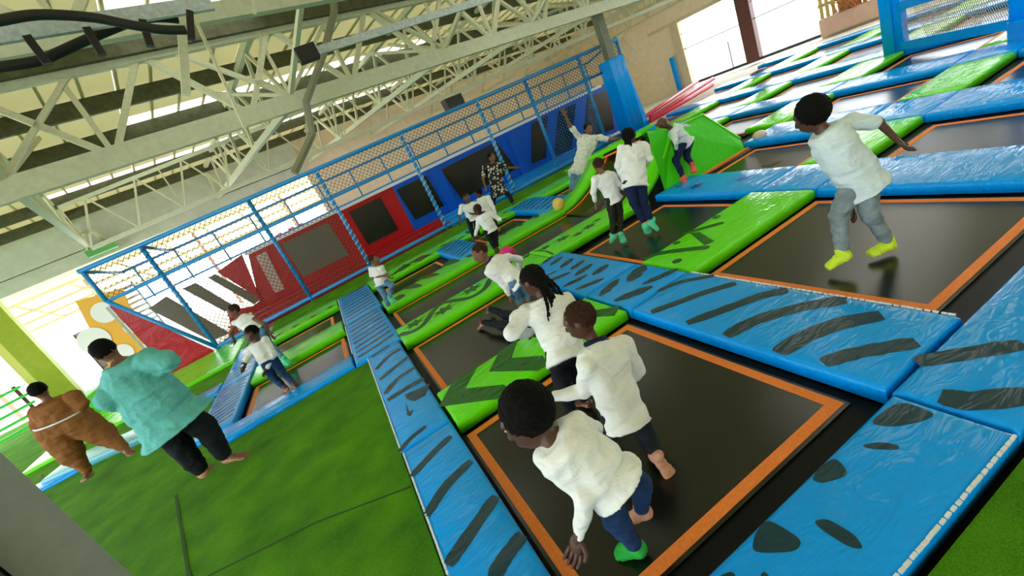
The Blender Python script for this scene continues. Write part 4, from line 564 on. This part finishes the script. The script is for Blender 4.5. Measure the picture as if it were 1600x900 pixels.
# ---------------------------------------------------------------- far left
o = empty('green_column', B(-2.7, 16, 0), 'broad olive green column at the left edge behind the adults', 'column')
MB().prism([B(-2.95, 15.8, -.19), B(-2.5, 15.8, -.19), B(-2.5, 16.3, -.19), B(-2.95, 16.3, -.19)], (0, 0, 3.2)).build('shaft', M['greenpaint'], o)
MB().prism([B(-3.12, 15.85, -.19), B(-2.96, 15.85, -.19), B(-2.96, 16.3, -.19), B(-3.12, 16.3, -.19)], (0, 0, 3.2)).build('edge_strip', mat('pale_yellow_paint', (.75, .72, .2), .5), o)
o = empty('spotted_panel', (-5.3, 13, 0), 'orange yellow panel with white disks painted as bright holes behind the teal dressed woman', 'panel')
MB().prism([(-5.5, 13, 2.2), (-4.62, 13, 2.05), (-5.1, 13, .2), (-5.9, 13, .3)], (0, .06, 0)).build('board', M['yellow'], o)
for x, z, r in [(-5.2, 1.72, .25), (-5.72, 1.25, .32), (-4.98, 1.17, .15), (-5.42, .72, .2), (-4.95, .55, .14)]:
    V = [(x+r*math.cos(t*math.pi/12), 12.985, z+r*math.sin(t*math.pi/12)) for t in range(24)]; mesh('bright_disk', V, [tuple(range(24))], M['white'], o)  # flat white disks stand in for the bright yard seen through holes
o = empty('striped_ladder', (-4.75, 13.2, 0), 'pale ladder with grey rungs beside the red end panel', 'ladder')
for k in range(14): MB().box((-4.85-.0*k, 13.3, .3+k*.13), (-4.5, 13.36, .36+k*.13)).build('rung', M['galv'], o)
MB().beam((-4.5, 13.33, .2), (-4.5, 13.33, 2.1), .04).build('rail', M['galv'], o); MB().beam((-4.85, 13.33, .2), (-4.85, 13.33, 2.1), .04).build('rail', M['galv'], o)
V, F = gridbox(-6.8, 11.6, -5.9, 12.6, -.19, .35, .04, .3); tag(mesh('foam_block', V, F, M['ramp'], None, True), 'bright green foam block between the two adults', 'foam block')
V, F = gridbox(0, 0, 1.7, .5, 0, .1, .03, .2); o = mesh('crash_mat', V, F, mat('pale_teal_vinyl', (.15, .5, .62), .3), None, True); o.location = (-5.15, 7.95, TZ+.001); o.rotation_euler = (0, 0, -.35); tag(o, 'pale teal mat lying on the turf behind the person in brown', 'mat')
o = empty('green_rack', (-8.7, 13.5, -.05), 'low rack with bright green slats at the left edge', 'rack')
for k in range(5): MB().beam((-9.8, 12.6, .15+.22*k), (-7.6, 13.4, .15+.22*k), .05, .06).build('slat', mat('vivid_green', (.03, .7, .06), .4) if k == 0 else bpy.data.materials['vivid_green'], o)
for x, y in ((-9.7, 12.65), (-7.7, 13.38)): MB().beam((x, y, -.05), (x, y, 1.1), .06).build('upright', M['brown'], o)
o = empty('wooden_shelf', (-7, 16.5, 0), 'brown shelving unit in the bright yard left of the spotted panel', 'shelf')
for k in range(5): MB().box((-7.5, 16.3, -.15+k*.38), (-6.7, 16.8, -.1+k*.38)).build('board', M['slat'], o)
for x in (-7.5, -6.74): MB().box((x, 16.3, -.19), (x+.05, 16.8, 1.5)).build('side', M['brown'], o)
# yard canopy beyond the open side
o = empty('yard_canopy', B(-3, 19, 0), 'pale yellow canopy framework in the yard beyond the open side', 'canopy')
M['canopy'] = mat('pale_yellow_steel', (.80, .72, .42), .6)
for k, (z0, z1) in enumerate([(2.9, 2.9), (2.6, 2.6), (2.35, 2.35), (2.1, 2.1)]): MB().beam(B(-12, 19+k*.4, z0), B(9, 19+k*.4, z1), .08).build('beam', M['canopy'], o)
for k in range(12): MB().beam(B(-8+k*1.3, 19, 2.9), B(-7.4+k*1.3, 20.2, 2.1), .06).build('brace', M['canopy'], o)
for k in range(5): MB().beam(B(-8+k*3.4, 20.2, -.19), B(-8+k*3.4, 20.2, 2.9), .1).build('post', M['pink'], o)
MB().prism([B(-12, 18.5, 3.3), B(9, 18.5, 3.3), B(9, 22, 3.0), B(-12, 22, 3.0)], (0, 0, .03)).build('roof_sheet', M['canopy'], o)
# ---------------------------------------------------------------- people
class SB:                                                     # figure parts as distance fields, merged into one skin
    def __init__(s): s.P = []
    def cap(s, p, q, r1, r2, n=0): s.P.append(('c', np.array(p), np.array(q), r1, r2)); return s
    def ell(s, c, A, Bv, Cv, n=0, m=0): s.P.append(('e', np.array(c), [np.array(x) for x in (A, Bv, Cv)])); return s
    def loft(s, R, n=0):
        for a, b in zip(R[:-1], R[1:]): s.P.append(('l', [np.array(x) for x in a], [np.array(x) for x in b]))
        return s
    def tube(s, pts, r, n=0):
        for a, b in zip(pts[:-1], pts[1:]): s.cap(a, b, r, r)
        return s
def sdf(p, X):
    dt = lambda a, b: a[..., 0]*b[0]+a[..., 1]*b[1]+a[..., 2]*b[2]
    if p[0] == 'c':
        ba = p[2]-p[1]; pa = X-p[1]; h = np.clip(dt(pa, ba)/max(1e-9, ba@ba), 0, 1); v = pa-h[..., None]*ba
        return np.sqrt((v*v).sum(-1))-(p[3]+(p[4]-p[3])*h)
    if p[0] == 'e':
        pa = X-p[1]; k0 = 0; k1 = 0
        for A in p[2]: r = np.linalg.norm(A); u = dt(pa, A/r); k0 = k0+(u/r)**2; k1 = k1+(u/r/r)**2
        k0 = np.sqrt(k0); return k0*(k0-1)/np.maximum(np.sqrt(k1), 1e-6)
    (c0, A0, B0), (c1, A1, B1) = p[1], p[2]; ba = c1-c0; L2 = max(1e-9, ba@ba); pa = X-c0; t = dt(pa, ba)/L2; h = np.clip(t, 0, 1); so = np.abs(t-h)*math.sqrt(L2)
    A = A0+A1; A = A/np.linalg.norm(A); Bn = B0+B1; Bn = Bn/np.linalg.norm(Bn); v = pa-h[..., None]*ba
    a = np.linalg.norm(A0)*(1-h)+np.linalg.norm(A1)*h; b = np.linalg.norm(B0)*(1-h)+np.linalg.norm(B1)*h
    u = dt(v, A); w_ = dt(v, Bn); k0 = np.sqrt((u/a)**2+(w_/b)**2); k1 = np.sqrt((u/a/a)**2+(w_/b/b)**2); d = k0*(k0-1)/np.maximum(k1, 1e-6)
    return np.where(so > 1e-6, np.hypot(np.maximum(d, 0), so), d)
def pbox(p):
    if p[0] == 'c': r = max(p[3], p[4]); return np.minimum(p[1], p[2])-r, np.maximum(p[1], p[2])+r
    if p[0] == 'e': r = np.sqrt(sum(A*A for A in p[2])); return p[1]-r, p[1]+r
    lo = []; hi = []
    for c, A, Bv in (p[1], p[2]): r = np.sqrt(A*A+Bv*Bv); lo.append(c-r); hi.append(c+r)
    return np.minimum(*lo), np.maximum(*hi)
def surface(sb, vx, k):
    bx = [pbox(p) for p in sb.P]; lo = np.min([b[0] for b in bx], 0)-4*vx; hi = np.max([b[1] for b in bx], 0)+4*vx
    n = np.ceil((hi-lo)/vx).astype(int)+1; D_ = np.full(n, 9., np.float32)
    for p, (a, b) in zip(sb.P, bx):
        i0 = np.maximum(0, ((a-lo)/vx-3-k/vx).astype(int)); i1 = np.minimum(n, ((b-lo)/vx+4+k/vx).astype(int)+1)
        g = [(lo[q]+vx*np.arange(i0[q], i1[q])) for q in range(3)]; X = np.stack(np.meshgrid(*g, indexing='ij'), -1); d = sdf(p, X).astype(np.float32)
        sl = tuple(slice(i0[q], i1[q]) for q in range(3)); o = D_[sl]; h = np.maximum(k-np.abs(o-d), 0)/k; D_[sl] = np.minimum(o, d)-h*h*k*.25
    sgn = D_ < 0; cnt = np.zeros(n-1, np.int8); S8 = [sgn[a:n[0]-1+a, b:n[1]-1+b, c:n[2]-1+c] for a in (0, 1) for b in (0, 1) for c in (0, 1)]
    for q in S8: cnt += q
    act = np.argwhere((cnt > 0) & (cnt < 8)); idm = np.full(n-1, -1, np.int64); idm[tuple(act.T)] = np.arange(len(act))
    acc = np.zeros((len(act), 3)); num = np.zeros(len(act)); cor = [(a, b, c) for a in (0, 1) for b in (0, 1) for c in (0, 1)]
    for a in range(8):
        for b in range(a+1, 8):
            if sum(abs(cor[a][q]-cor[b][q]) for q in range(3)) != 1: continue
            da = D_[tuple((act+cor[a]).T)]; db = D_[tuple((act+cor[b]).T)]; m_ = (da < 0) != (db < 0); t = np.where(m_, da/np.where(m_, da-db, 1), 0)
            pt = np.array(cor[a])+(np.array(cor[b])-np.array(cor[a]))*t[:, None]; acc += pt*m_[:, None]; num += m_
    V = lo+(act+acc/num[:, None])*vx; F = []
    for ax in range(3):
        s0 = [slice(1, -1)]*3; s0[ax] = slice(0, -1); s1 = list(s0); s1[ax] = slice(1, None)
        a = sgn[tuple(s0)]; b = sgn[tuple(s1)]
        if a.shape != b.shape: b = b[tuple(slice(0, q) for q in a.shape)]
        for flip, mask in ((0, a & ~b), (1, ~a & b)):
            e = np.argwhere(mask); off = np.ones(3, int); off[ax] = 0; e = e+off; u, v = (ax+1) % 3, (ax+2) % 3; du = np.zeros(3, int); du[u] = 1; dv = np.zeros(3, int); dv[v] = 1
            q = np.stack([idm[tuple((e-x).T)] for x in (du+dv, dv, 0*du, du)], 1); F.append(q[:, ::-1] if flip else q)
    return V, np.concatenate(F)
def rem(mb, voxel, smooth=2, wr=0, wsc=9, seed=0, k=.014):
    V, F = surface(mb, voxel, k); 
    for _ in range(smooth):                                   # light relaxing
        acc = np.zeros_like(V); num = np.zeros(len(V))
        for a in range(4):
            b = (a+1) % 4; np.add.at(acc, F[:, a], V[F[:, b]]); np.add.at(num, F[:, a], 1); np.add.at(acc, F[:, b], V[F[:, a]]); np.add.at(num, F[:, b], 1)
        V = V*.5+acc/num[:, None]*.5
    r = bpy.data.meshes.new('skin'); r.from_pydata(V.tolist(), [], F.tolist()); r.update()
    if wr:
        off = Vector((seed*3.1, seed*1.7, 0)); nv = len(V); N_ = np.empty(nv*3); r.vertices.foreach_get('normal', N_); N_ = N_.reshape(-1, 3); am = np.empty(nv)
        for q, p in enumerate(V):
            n1 = noise.noise(Vector((p[0]*wsc, p[1]*wsc, p[2]*wsc*2.2))+off); n2 = abs(noise.noise(Vector((p[0]*wsc*1.4, p[1]*wsc*1.4, p[2]*wsc*.8))-off)); am[q] = n1*1.4-n2*1.2
        r.vertices.foreach_set('co', (V+N_*am[:, None]*wr).ravel()); r.update()
    r.polygons.foreach_set('use_smooth', [True]*len(r.polygons)); return r
SK = {'dark': (.075, .028, .016), 'mid': (.17, .07, .035), 'light': (.30, .14, .08)}
skm = {k: mat('skin_'+k, v, .5, .001, 60, .12) for k, v in SK.items()}; sole = mat('pale_sole', (.55, .27, .17), .6, .001, 60, .1)
hairm = mat('black_hair', (.004, .0035, .003), .8, .006, 120, .3, spec=.12); hairb = mat('brown_short_hair', (.035, .015, .009), .8, .004, 160, .3, spec=.15)
eyew = mat('eye_white', (.7, .68, .62), .25); eyed = mat('eye_dark', (.01, .006, .004), .15); lip = mat('lips', (.16, .05, .04), .45)
def cloth(n, c, var=.06, r=.85): return mat(n, c, r, .022, 8, var, spec=.2, stretch=(1, 1, 1.9), detail=3)
CL = dict(white=cloth('white_knit', (.80, .83, .82)), pale=cloth('pale_grey_white_tee', (.64, .76, .78)), jean=cloth('blue_denim', (.012, .04, .12), .25), lightjean=cloth('washed_denim', (.10, .22, .35), .3), black=cloth('black_cotton', (.006, .008, .012)), navy=cloth('navy_cotton', (.008, .016, .06)),
          greyj=cloth('grey_denim', (.20, .26, .28), .3), teal=cloth('teal_cotton', (.12, .44, .42)), brown=cloth('tan_brown_fleece', (.25, .10, .03)), dark=cloth('dark_olive_cotton', (.02, .022, .012)), skinny=cloth('charcoal', (.012, .018, .022)),
          mint=cloth('mint_green_sock', (.10, .62, .34), .2), neon=cloth('neon_yellow_sock', (.62, .85, .05), .1), gsock=cloth('green_sock', (.03, .5, .08), .3), coral=cloth('coral_sock', (.75, .13, .09), .15))
def patterned(n, bg, fg, scale, lo, hi):
    m, nt, p = nodes(n); L = nt.links.new; tc = nt.nodes.new('ShaderNodeTexCoord'); v = nt.nodes.new('ShaderNodeTexVoronoi'); v.inputs['Scale'].default_value = scale; r = nt.nodes.new('ShaderNodeValToRGB')
    r.color_ramp.elements[0].position = lo; r.color_ramp.elements[1].position = hi; r.color_ramp.elements[0].color = (*fg, 1); r.color_ramp.elements[1].color = (*bg, 1)
    L(tc.outputs['Object'], v.inputs[0]); L(v.outputs['Distance'], r.inputs[0]); L(r.outputs[0], p.inputs['Base Color']); p.inputs['Roughness'].default_value = .85; return m
CL['dots'] = patterned('black_dress_white_blots', (.006, .006, .007), (.62, .58, .52), 15, .36, .44); CL['floral'] = patterned('cream_floral_cotton', (.66, .68, .60), (.30, .38, .36), 26, .18, .4)
def hand(mb, w, d, pn, s):                                    # palm, four bent fingers, thumb
    d = d.normalized(); pn = (pn-d*pn.dot(d)).normalized(); sd = d.cross(pn)
    mb.ell(w+d*.040*s, sd*.032*s, pn*.014*s, d*.045*s, 10, 7); mb.cap(w-d*.02*s, w+d*.02*s, .02*s, .018*s, 8)
    for k, ln in enumerate((.85, 1, .94, .75)):
        o_ = (k-1.5)*.0175*s; b = w+d*.074*s+sd*o_; m_ = b+(d+sd*(k-1.5)*.12).normalized()*.03*s*ln-pn*.006*s; e = m_+(d-pn*.75).normalized()*.028*s*ln
        mb.cap(b, m_, .0085*s, .008*s, 6); mb.cap(m_, e, .008*s, .0065*s, 6)
    b = w+d*.022*s+sd*.027*s; m_ = b+(d*.6+sd*.8-pn*.3).normalized()*.03*s; mb.cap(b, m_, .011*s, .0095*s, 6); mb.cap(m_, m_+(d*.9+sd*.2-pn*.5).normalized()*.024*s, .0095*s, .007*s, 6)
def foot(mb, an, to, s, bare=True, inf=0):
    d = (to-an); up_ = Vector((0, 0, 1)); 
    if d.length < .02: d = Vector((0, -1, 0))
    dn = d.normalized(); u = (up_-dn*up_.dot(dn)); u = u.normalized() if u.length > .2 else dn.orthogonal().normalized(); sd = dn.cross(u)
    L_ = .16*s; h0 = an-u*.028*s-dn*.035*s; R = []
    for t, wd, hh, zz in ((-.0, .012, .012, .0), (.08, .026, .024, .0), (.25, .029, .032, .006), (.5, .030, .024, .0), (.75, .036, .017, -.006), (.92, .033, .012, -.010), (1.0, .016, .007, -.012)):
        R.append((h0+dn*L_*t+u*zz*s, sd*(wd*s+inf), u*(hh*s+inf)))
    mb.loft(R, 12); mb.cap(an+u*.02*s, an-u*.02*s, .026*s+inf, .027*s+inf, 10)
    if bare:
        for k, r_ in enumerate((.0125, .0095, .0088, .008, .0075)): q = h0+dn*L_*(.95-.02*k)+sd*(-.024+.0125*k)*s-u*.012*s; mb.cap(q, q+dn*.018*s, r_*s, r_*s*.85, 6)
    return u
def person(key, label, skin, top, bottom, face, k=1.0, hh=.2, bulk=1.0, hair='short', hairmat=None, sleeve='long', sock=None, hem=.16, vox=.009, collar=None, pose='', sleeve_mat=None, coverall=False, hemdrop=None, thick=1.0, legs='long', legw=1.0, solecam=''):
    J = {n: Vector(v) for n, v in zip(('head', 'neck', 'shA', 'shB', 'elA', 'elB', 'wrA', 'wrB', 'hipA', 'hipB', 'knA', 'knB', 'anA', 'anB', 'toA', 'toB'), D['people'][key])}
    P = (J['hipA']+J['hipB'])/2; root = empty('person', (P.x, P.y, min(J['toA'].z, J['toB'].z)), label, 'person')
    S_ = (J['shB']-J['shA']); Hx = (J['hipB']-J['hipA']); U = (J['neck']-P).normalized()
    S_ = (S_-U*S_.dot(U)); Hx = (Hx-U*Hx.dot(U))
    sw = max(min(S_.length/2, .155*k), .10*k); hw_ = .088*k*bulk; S_.normalize(); Hx.normalize(); f = Vector(face).normalized()
    def torso(mb, inf, t0, t1=1.0, flare=0):
        R = []; ts = [t0, t0*.6, 0, .2, .42, .62, .8, .92, t1]
        for t in ts:
            c_ = P.lerp(J['neck'], t); a = Hx.lerp(S_, min(1, max(0, t))).normalized(); d = U.cross(a).normalized()
            tt = max(0, t); prof = [(0, hw_, .072), (.2, .098*k*bulk, .074), (.42, .092*k*bulk, .068), (.62, .8*sw+.012*k, .070), (.8, .9*sw, .066), (.92, .72*sw, .05), (1, .045*k, .040)]
            for q in range(len(prof)-1):
                if prof[q][0] <= tt <= prof[q+1][0]+1e-6: e = (tt-prof[q][0])/(prof[q+1][0]-prof[q][0]); wd = prof[q][1]*(1-e)+prof[q+1][1]*e; dp = (prof[q][2]*(1-e)+prof[q+1][2]*e)*k*bulk; break
            e = flare*max(0, -t)/max(.01, -t0) if t0 < 0 else 0
            R.append((c_, a*(wd+inf+e), d*(dp+inf+e)))
        mb.loft(R, 20)
    # body
    b = SB(); torso(b, -.014*k, -.1); b.cap(J['neck']-U*.02*k, J['neck'].lerp(J['head'], .55), .036*k, .034*k)
    for s in 'AB':
        b.cap(J['neck'].lerp(J['sh'+s], .35)-U*.02*k, J['sh'+s], .04*k, .036*k); b.cap(J['sh'+s], J['el'+s], .034*k*thick, .026*k*thick); b.cap(J['el'+s], J['wr'+s], .026*k*thick, .018*k)
        b.cap(P.lerp(J['hip'+s], .8), J['kn'+s], .056*k*bulk, .04*k); b.cap(J['kn'+s], J['an'+s], .038*k, .024*k)
        u = foot(b, J['an'+s], J['to'+s], k, not (sock and sock.get(s)))
    H = J['head']; hu = (H-J['neck']).normalized(); hu = (hu+Vector((0, 0, .35))).normalized(); f = (f-hu*f.dot(hu)).normalized(); l = hu.cross(f)
    b.ell(H+hu*.06*hh-f*.03*hh, l*.37*hh, f*.44*hh, hu*.42*hh, 18, 12); b.ell(H+f*.12*hh-hu*.2*hh, l*.27*hh, f*.28*hh, hu*.30*hh, 14, 9)
    b.cap(H+f*.40*hh+hu*.02*hh, H+f*.47*hh-hu*.11*hh, .035*hh, .06*hh, 8); b.ell(H+f*.37*hh-hu*.27*hh, l*.12*hh, f*.05*hh, hu*.045*hh, 8, 6)
    for sg in (1, -1): b.ell(H+l*sg*.38*hh-hu*.03*hh-f*.02*hh, l*.035*hh, f*.06*hh, hu*.10*hh, 8, 6); b.ell(H+f*.33*hh+l*sg*.16*hh+hu*.13*hh, l*.11*hh, f*.06*hh, hu*.03*hh, 8, 6)
    me = rem(b, vox, 2, k=.02*k); 
    # hands joined to the same mesh, palm towards the body
    hb = MB()
    for s in 'AB': hand(hb, J['wr'+s], J['wr'+s]-J['el'+s], (P-J['wr'+s]).normalized()+f*.2, k*1.02)
    n0 = len(me.vertices); bmx = bmesh.new(); bmx.from_mesh(me)
    vs = [bmx.verts.new(v) for v in hb.V]
    for f_ in hb.F:
        try: q = bmx.faces.new([vs[i] for i in f_]); q.smooth = True
        except ValueError: pass
    bmesh.ops.recalc_face_normals(bmx, faces=[q for q in bmx.faces if q.verts[0].index >= n0 or q.verts[0].index == -1])
    bmx.normal_update()
    for s in 'AB':                                            # paler soles
        an, to = J['an'+s], J['to'+s]; dn = (to-an).normalized(); u = Vector((0, 0, 1)); u = (u-dn*u.dot(dn)); u = u.normalized() if u.length > .2 else dn.orthogonal().normalized()
        c0 = an.lerp(to, .5); cdir = (Vector((0, 0, 1.8))-c0).normalized()
        for q in bmx.faces:
            cc = q.verts[0].co
            if (cc-c0).length < .12*k and (q.normal.dot(u) < .1 or (s in solecam and q.normal.dot(cdir) > .0)): q.material_index = 1
    me.materials.append(skm[skin]); me.materials.append(sole); bmx.to_mesh(me); bmx.free()
    link('body', me, root)
    # clothes
    if not coverall:
        c = SB(); torso(c, .010*k, -.22, .15)
        for s in 'AB':
            c.cap(P.lerp(J['hip'+s], .85), J['kn'+s], .068*k*bulk*(.78 if hemdrop else 1), .054*k*legw)
            if legs == 'long': c.cap(J['kn'+s], J['an'+s].lerp(J['kn'+s], .12), .053*k*legw, .038*k*legw)
        cm = rem(c, vox, 3, .006*k, 11, len(key)); cm.materials.append(CL[bottom]); link('trousers', cm, root)
    c = SB(); torso(c, .032*k*(1.1 if coverall else 1), -hem, .97, .02*k)
    if hemdrop:                                               # long tunic over the thighs
        kn = (J['knA']+J['knB'])/2; R = []
        for t in (0, .25, .5, hemdrop*.85, hemdrop): a = Hx; ax = (P-kn).normalized(); dd = ax.cross(a).normalized(); wd = (.112+.075*t)*k*bulk; R.append((P.lerp(kn, t), a*wd, dd*(wd*.85)))
        c.loft(R, 20)
    for s in 'AB':
        c.cap(J['neck'].lerp(J['sh'+s], .45)-U*.025*k, J['sh'+s], .052*k, .052*k)
        if sleeve == 'long': c.cap(J['sh'+s], J['el'+s], .052*k*thick, .042*k*thick); c.cap(J['el'+s], J['wr'+s].lerp(J['el'+s], .06), .042*k*thick, .031*k)
        elif sleeve == 'half': c.cap(J['sh'+s], J['sh'+s].lerp(J['el'+s], .75), .053*k, .05*k)
        elif sleeve == 'none': pass
        if coverall: c.cap(P.lerp(J['hip'+s], .85), J['kn'+s], .10*k*bulk, .075*k*bulk); c.cap(J['kn'+s], J['an'+s].lerp(J['kn'+s], .1), .072*k*bulk, .046*k)
    cm = rem(c, vox, 2, .0085*k, 8, len(key)*.7); cm.materials.append(CL[top]); link('tracksuit' if coverall else ('tunic' if hemdrop else 'shirt'), cm, root)
    if collar: 
        a = S_; d = U.cross(a).normalized(); MB().tube([J['neck']+U*.0+a*.056*k*math.cos(t*.5236)+d*.05*k*math.sin(t*.5236) for t in range(13)], .014*k, 8).build('collar', CL[collar], root, True)
    if sock:
        for s in 'AB':
            if sock.get(s): c = SB(); foot(c, J['an'+s], J['to'+s], k, False, .009); cm = rem(c, .007, 1, .002, 30); cm.materials.append(CL[sock[s]]); link('sock', cm, root)
    hm = hairmat or hairm; hb = SB()
    hb.ell(H+hu*.10*hh-f*.075*hh, l*.405*hh, f*.44*hh, hu*.42*hh, 24, 16)
    if hair == 'full': hb.ell(H+hu*.08*hh-f*.10*hh, l*.46*hh, f*.47*hh, hu*.48*hh, 24, 16)
    if hair in ('braids', 'tail'):
        for q in range(16 if hair == 'braids' else 7):
            a = (q-7.5)/7.5 if hair == 'braids' else (q-3)/6; st = H-f*.36*hh+l*a*.30*hh-hu*.1*hh; ed = J['neck']-f*(.30+.12*random.random())*hh+l*(a*.55+random.uniform(-.1, .1))*hh-U*(.42+.25*random.random())*hh
            hb.tube(smooth_path([st, (st+ed)/2-f*.12*hh, ed], 5), .035*hh if hair == 'braids' else .05*hh, 6)
    hm_ = rem(hb, vox*.8 if hair not in ('braids',) else .006, 1, .004, 45, 0, .006); hm_.materials.append(hm); link('hair', hm_, root)
    for sg in (1, -1):
        MB().ell(H+f*.355*hh+l*sg*.15*hh+hu*.045*hh, l*.05*hh, f*.035*hh, hu*.026*hh, 8, 6).ell(H+f*.375*hh+l*sg*.15*hh+hu*.045*hh, l*.022*hh, f*.022*hh, hu*.023*hh, 8, 6, 1).build('eye', [eyew, eyed], root, True)
    MB().ell(H+f*.40*hh-hu*.26*hh, l*.11*hh, f*.035*hh, hu*.03*hh, 10, 6).build('mouth', lip, root, True)
    return root, J, f, hu, l
person('kid_front', 'child in white long sleeves and dark jeans bending forward, nearest the camera', 'dark', 'white', 'jean', (-.8, .45, -.35), .98, .232, 1.0, sock={'A': 'gsock'}, vox=.007, hair='full', hem=.12, solecam='B')
person('kid_second', 'child in a white shirt and black trousers standing barefoot, reaching left behind the nearest child', 'dark', 'white', 'skinny', (-.7, .6, -.3), .98, .20, 1.0, hairmat=hairb, collar='navy', vox=.007, hem=.2, solecam='B')
person('kid_braids', 'child with long black braids and a white top beside the green chevron pad', 'dark', 'white', 'black', (-.5, .85, 0), 1.0, .20, 1.05, hair='braids', vox=.008, hem=.2, thick=1.25)
person('kid_hidden', 'child lying forward in black trousers, only the pale soles showing left of the braided child', 'dark', 'white', 'black', (.8, .2, -.4), .9, .18, .9, vox=.01)
person('kid_crouch', 'crouching child in a white shirt and blue jeans bending left before the magenta ball', 'mid', 'white', 'lightjean', (-.75, -.1, -.6), 1.0, .21, 1.0, hairmat=hairb, collar='navy', hem=.15)
person('boy_big', 'boy in a pale tee shirt and grey jeans jumping in neon yellow socks', 'dark', 'pale', 'greyj', (-.3, .9, -.1), 1.1, .225, 1.05, hair='full', sleeve='half', sock={'A': 'neon', 'B': 'neon'}, hem=.2, vox=.008)
person('girl_back', 'girl with a black ponytail, white top and navy trousers in mint socks', 'dark', 'white', 'navy', (.75, .55, 0), 1.1, .20, 1.15, hair='tail', sock={'A': 'mint', 'B': 'mint'}, hem=.15)
person('kid_small', 'small child in a loose cream white top and dark patterned leggings, beside the ponytail girl', 'mid', 'white', 'dark', (.1, .9, .1), .88, .17, .95, hairmat=hairb, sock={'A': 'mint', 'B': 'mint'}, hem=.2)
person('woman_floral', 'woman in a cream patterned tunic and jeans leaning on the ramp, arm raised', 'mid', 'floral', 'lightjean', (-.2, -1, 0), 1.2, .2, 1.05, sleeve='half', hemdrop=.75, hair='short')
rw, Jw, fwv, huw, lw = person('woman_dots', 'woman in a black dress with pale blots standing by the cage pipe', 'mid', 'dots', 'navy', (.5, -.9, 0), 1.2, .22, 1.25, sleeve='half', hemdrop=.75)
person('jumper', 'boy in a pale shirt, navy trousers and coral socks skipping before the green ramp', 'dark', 'pale', 'navy', (.2, -.3, -.5), 1.0, .18, .95, sock={'A': 'coral', 'B': 'coral'}, hem=.1, hairmat=skm['dark'])
person('kid_left_front', 'child in a white long sleeved top and dark blue jeans on the left trampoline', 'dark', 'white', 'jean', (-.6, -.2, -.3), 1.0, .2, 1.0, hem=.12)
person('kid_left_back', 'bare armed child in white vest, light jeans and mint socks behind the left trampoline', 'mid', 'white', 'lightjean', (-.7, -.3, 0), 1.05, .2, .95, sleeve='none', sock={'A': 'mint', 'B': 'mint'}, hem=.1, hairmat=hairb)
person('kid_mid', 'child in a white tee and washed jeans stepping over the striped blue pad', 'mid', 'white', 'lightjean', (.6, -.6, 0), .95, .19, .9, sleeve='half', sock={'A': 'mint', 'B': 'mint'}, hem=.1, hairmat=hairb)
person('kid_cluster_left', 'child in a white polo facing the camera at the left of the huddle', 'dark', 'white', 'black', (.3, -.9, 0), .95, .18, 1.0, sleeve='half', hem=.12, hairmat=hairb)
person('kid_cluster_front', 'front child of the huddle, back turned, white shirt with a dark collar', 'dark', 'white', 'black', (-.7, .3, .2), .95, .17, 1.0, collar='navy', hem=.12, hairmat=hairb)
person('kid_cluster_back', 'child in white hidden at the back of the huddle beside the blot dress woman', 'dark', 'white', 'black', (-.7, .4, 0), 1.0, .18, 1.0, hem=.15)
person('woman_teal', 'heavy set woman in a teal tunic and black trousers standing barefoot on the turf', 'mid', 'teal', 'black', (-.5, .85, 0), 1.38, .225, 1.75, hemdrop=.5, hair='short', vox=.011, thick=1.6, legw=1.5)
person('person_brown', 'person in a tan brown tracksuit standing barefoot with a pale waist cord at the left', 'mid', 'brown', 'brown', (-.4, .9, 0), 1.3, .22, 1.5, coverall=True, vox=.011, thick=1.4)


# white waist cord of the tracksuit
J = {n: Vector(v) for n, v in zip(('head', 'neck', 'shA', 'shB', 'elA', 'elB', 'wrA', 'wrB', 'hipA', 'hipB'), D['people']['person_brown'])}
P = (J['hipA']+J['hipB'])/2; U = (J['neck']-P).normalized(); a = (J['shB']-J['shA']); a = (a-U*a.dot(U)).normalized(); d = U.cross(a); q = P+U*.11
br = [o for o in bpy.data.objects if o.get('label', '').startswith('person in a tan')][0]
MB().tube([q+a*.275*math.cos(t*.3142)+d*.225*math.sin(t*.3142) for t in range(21)], .012, 6).build('waist_cord', M['trim'], br, True)
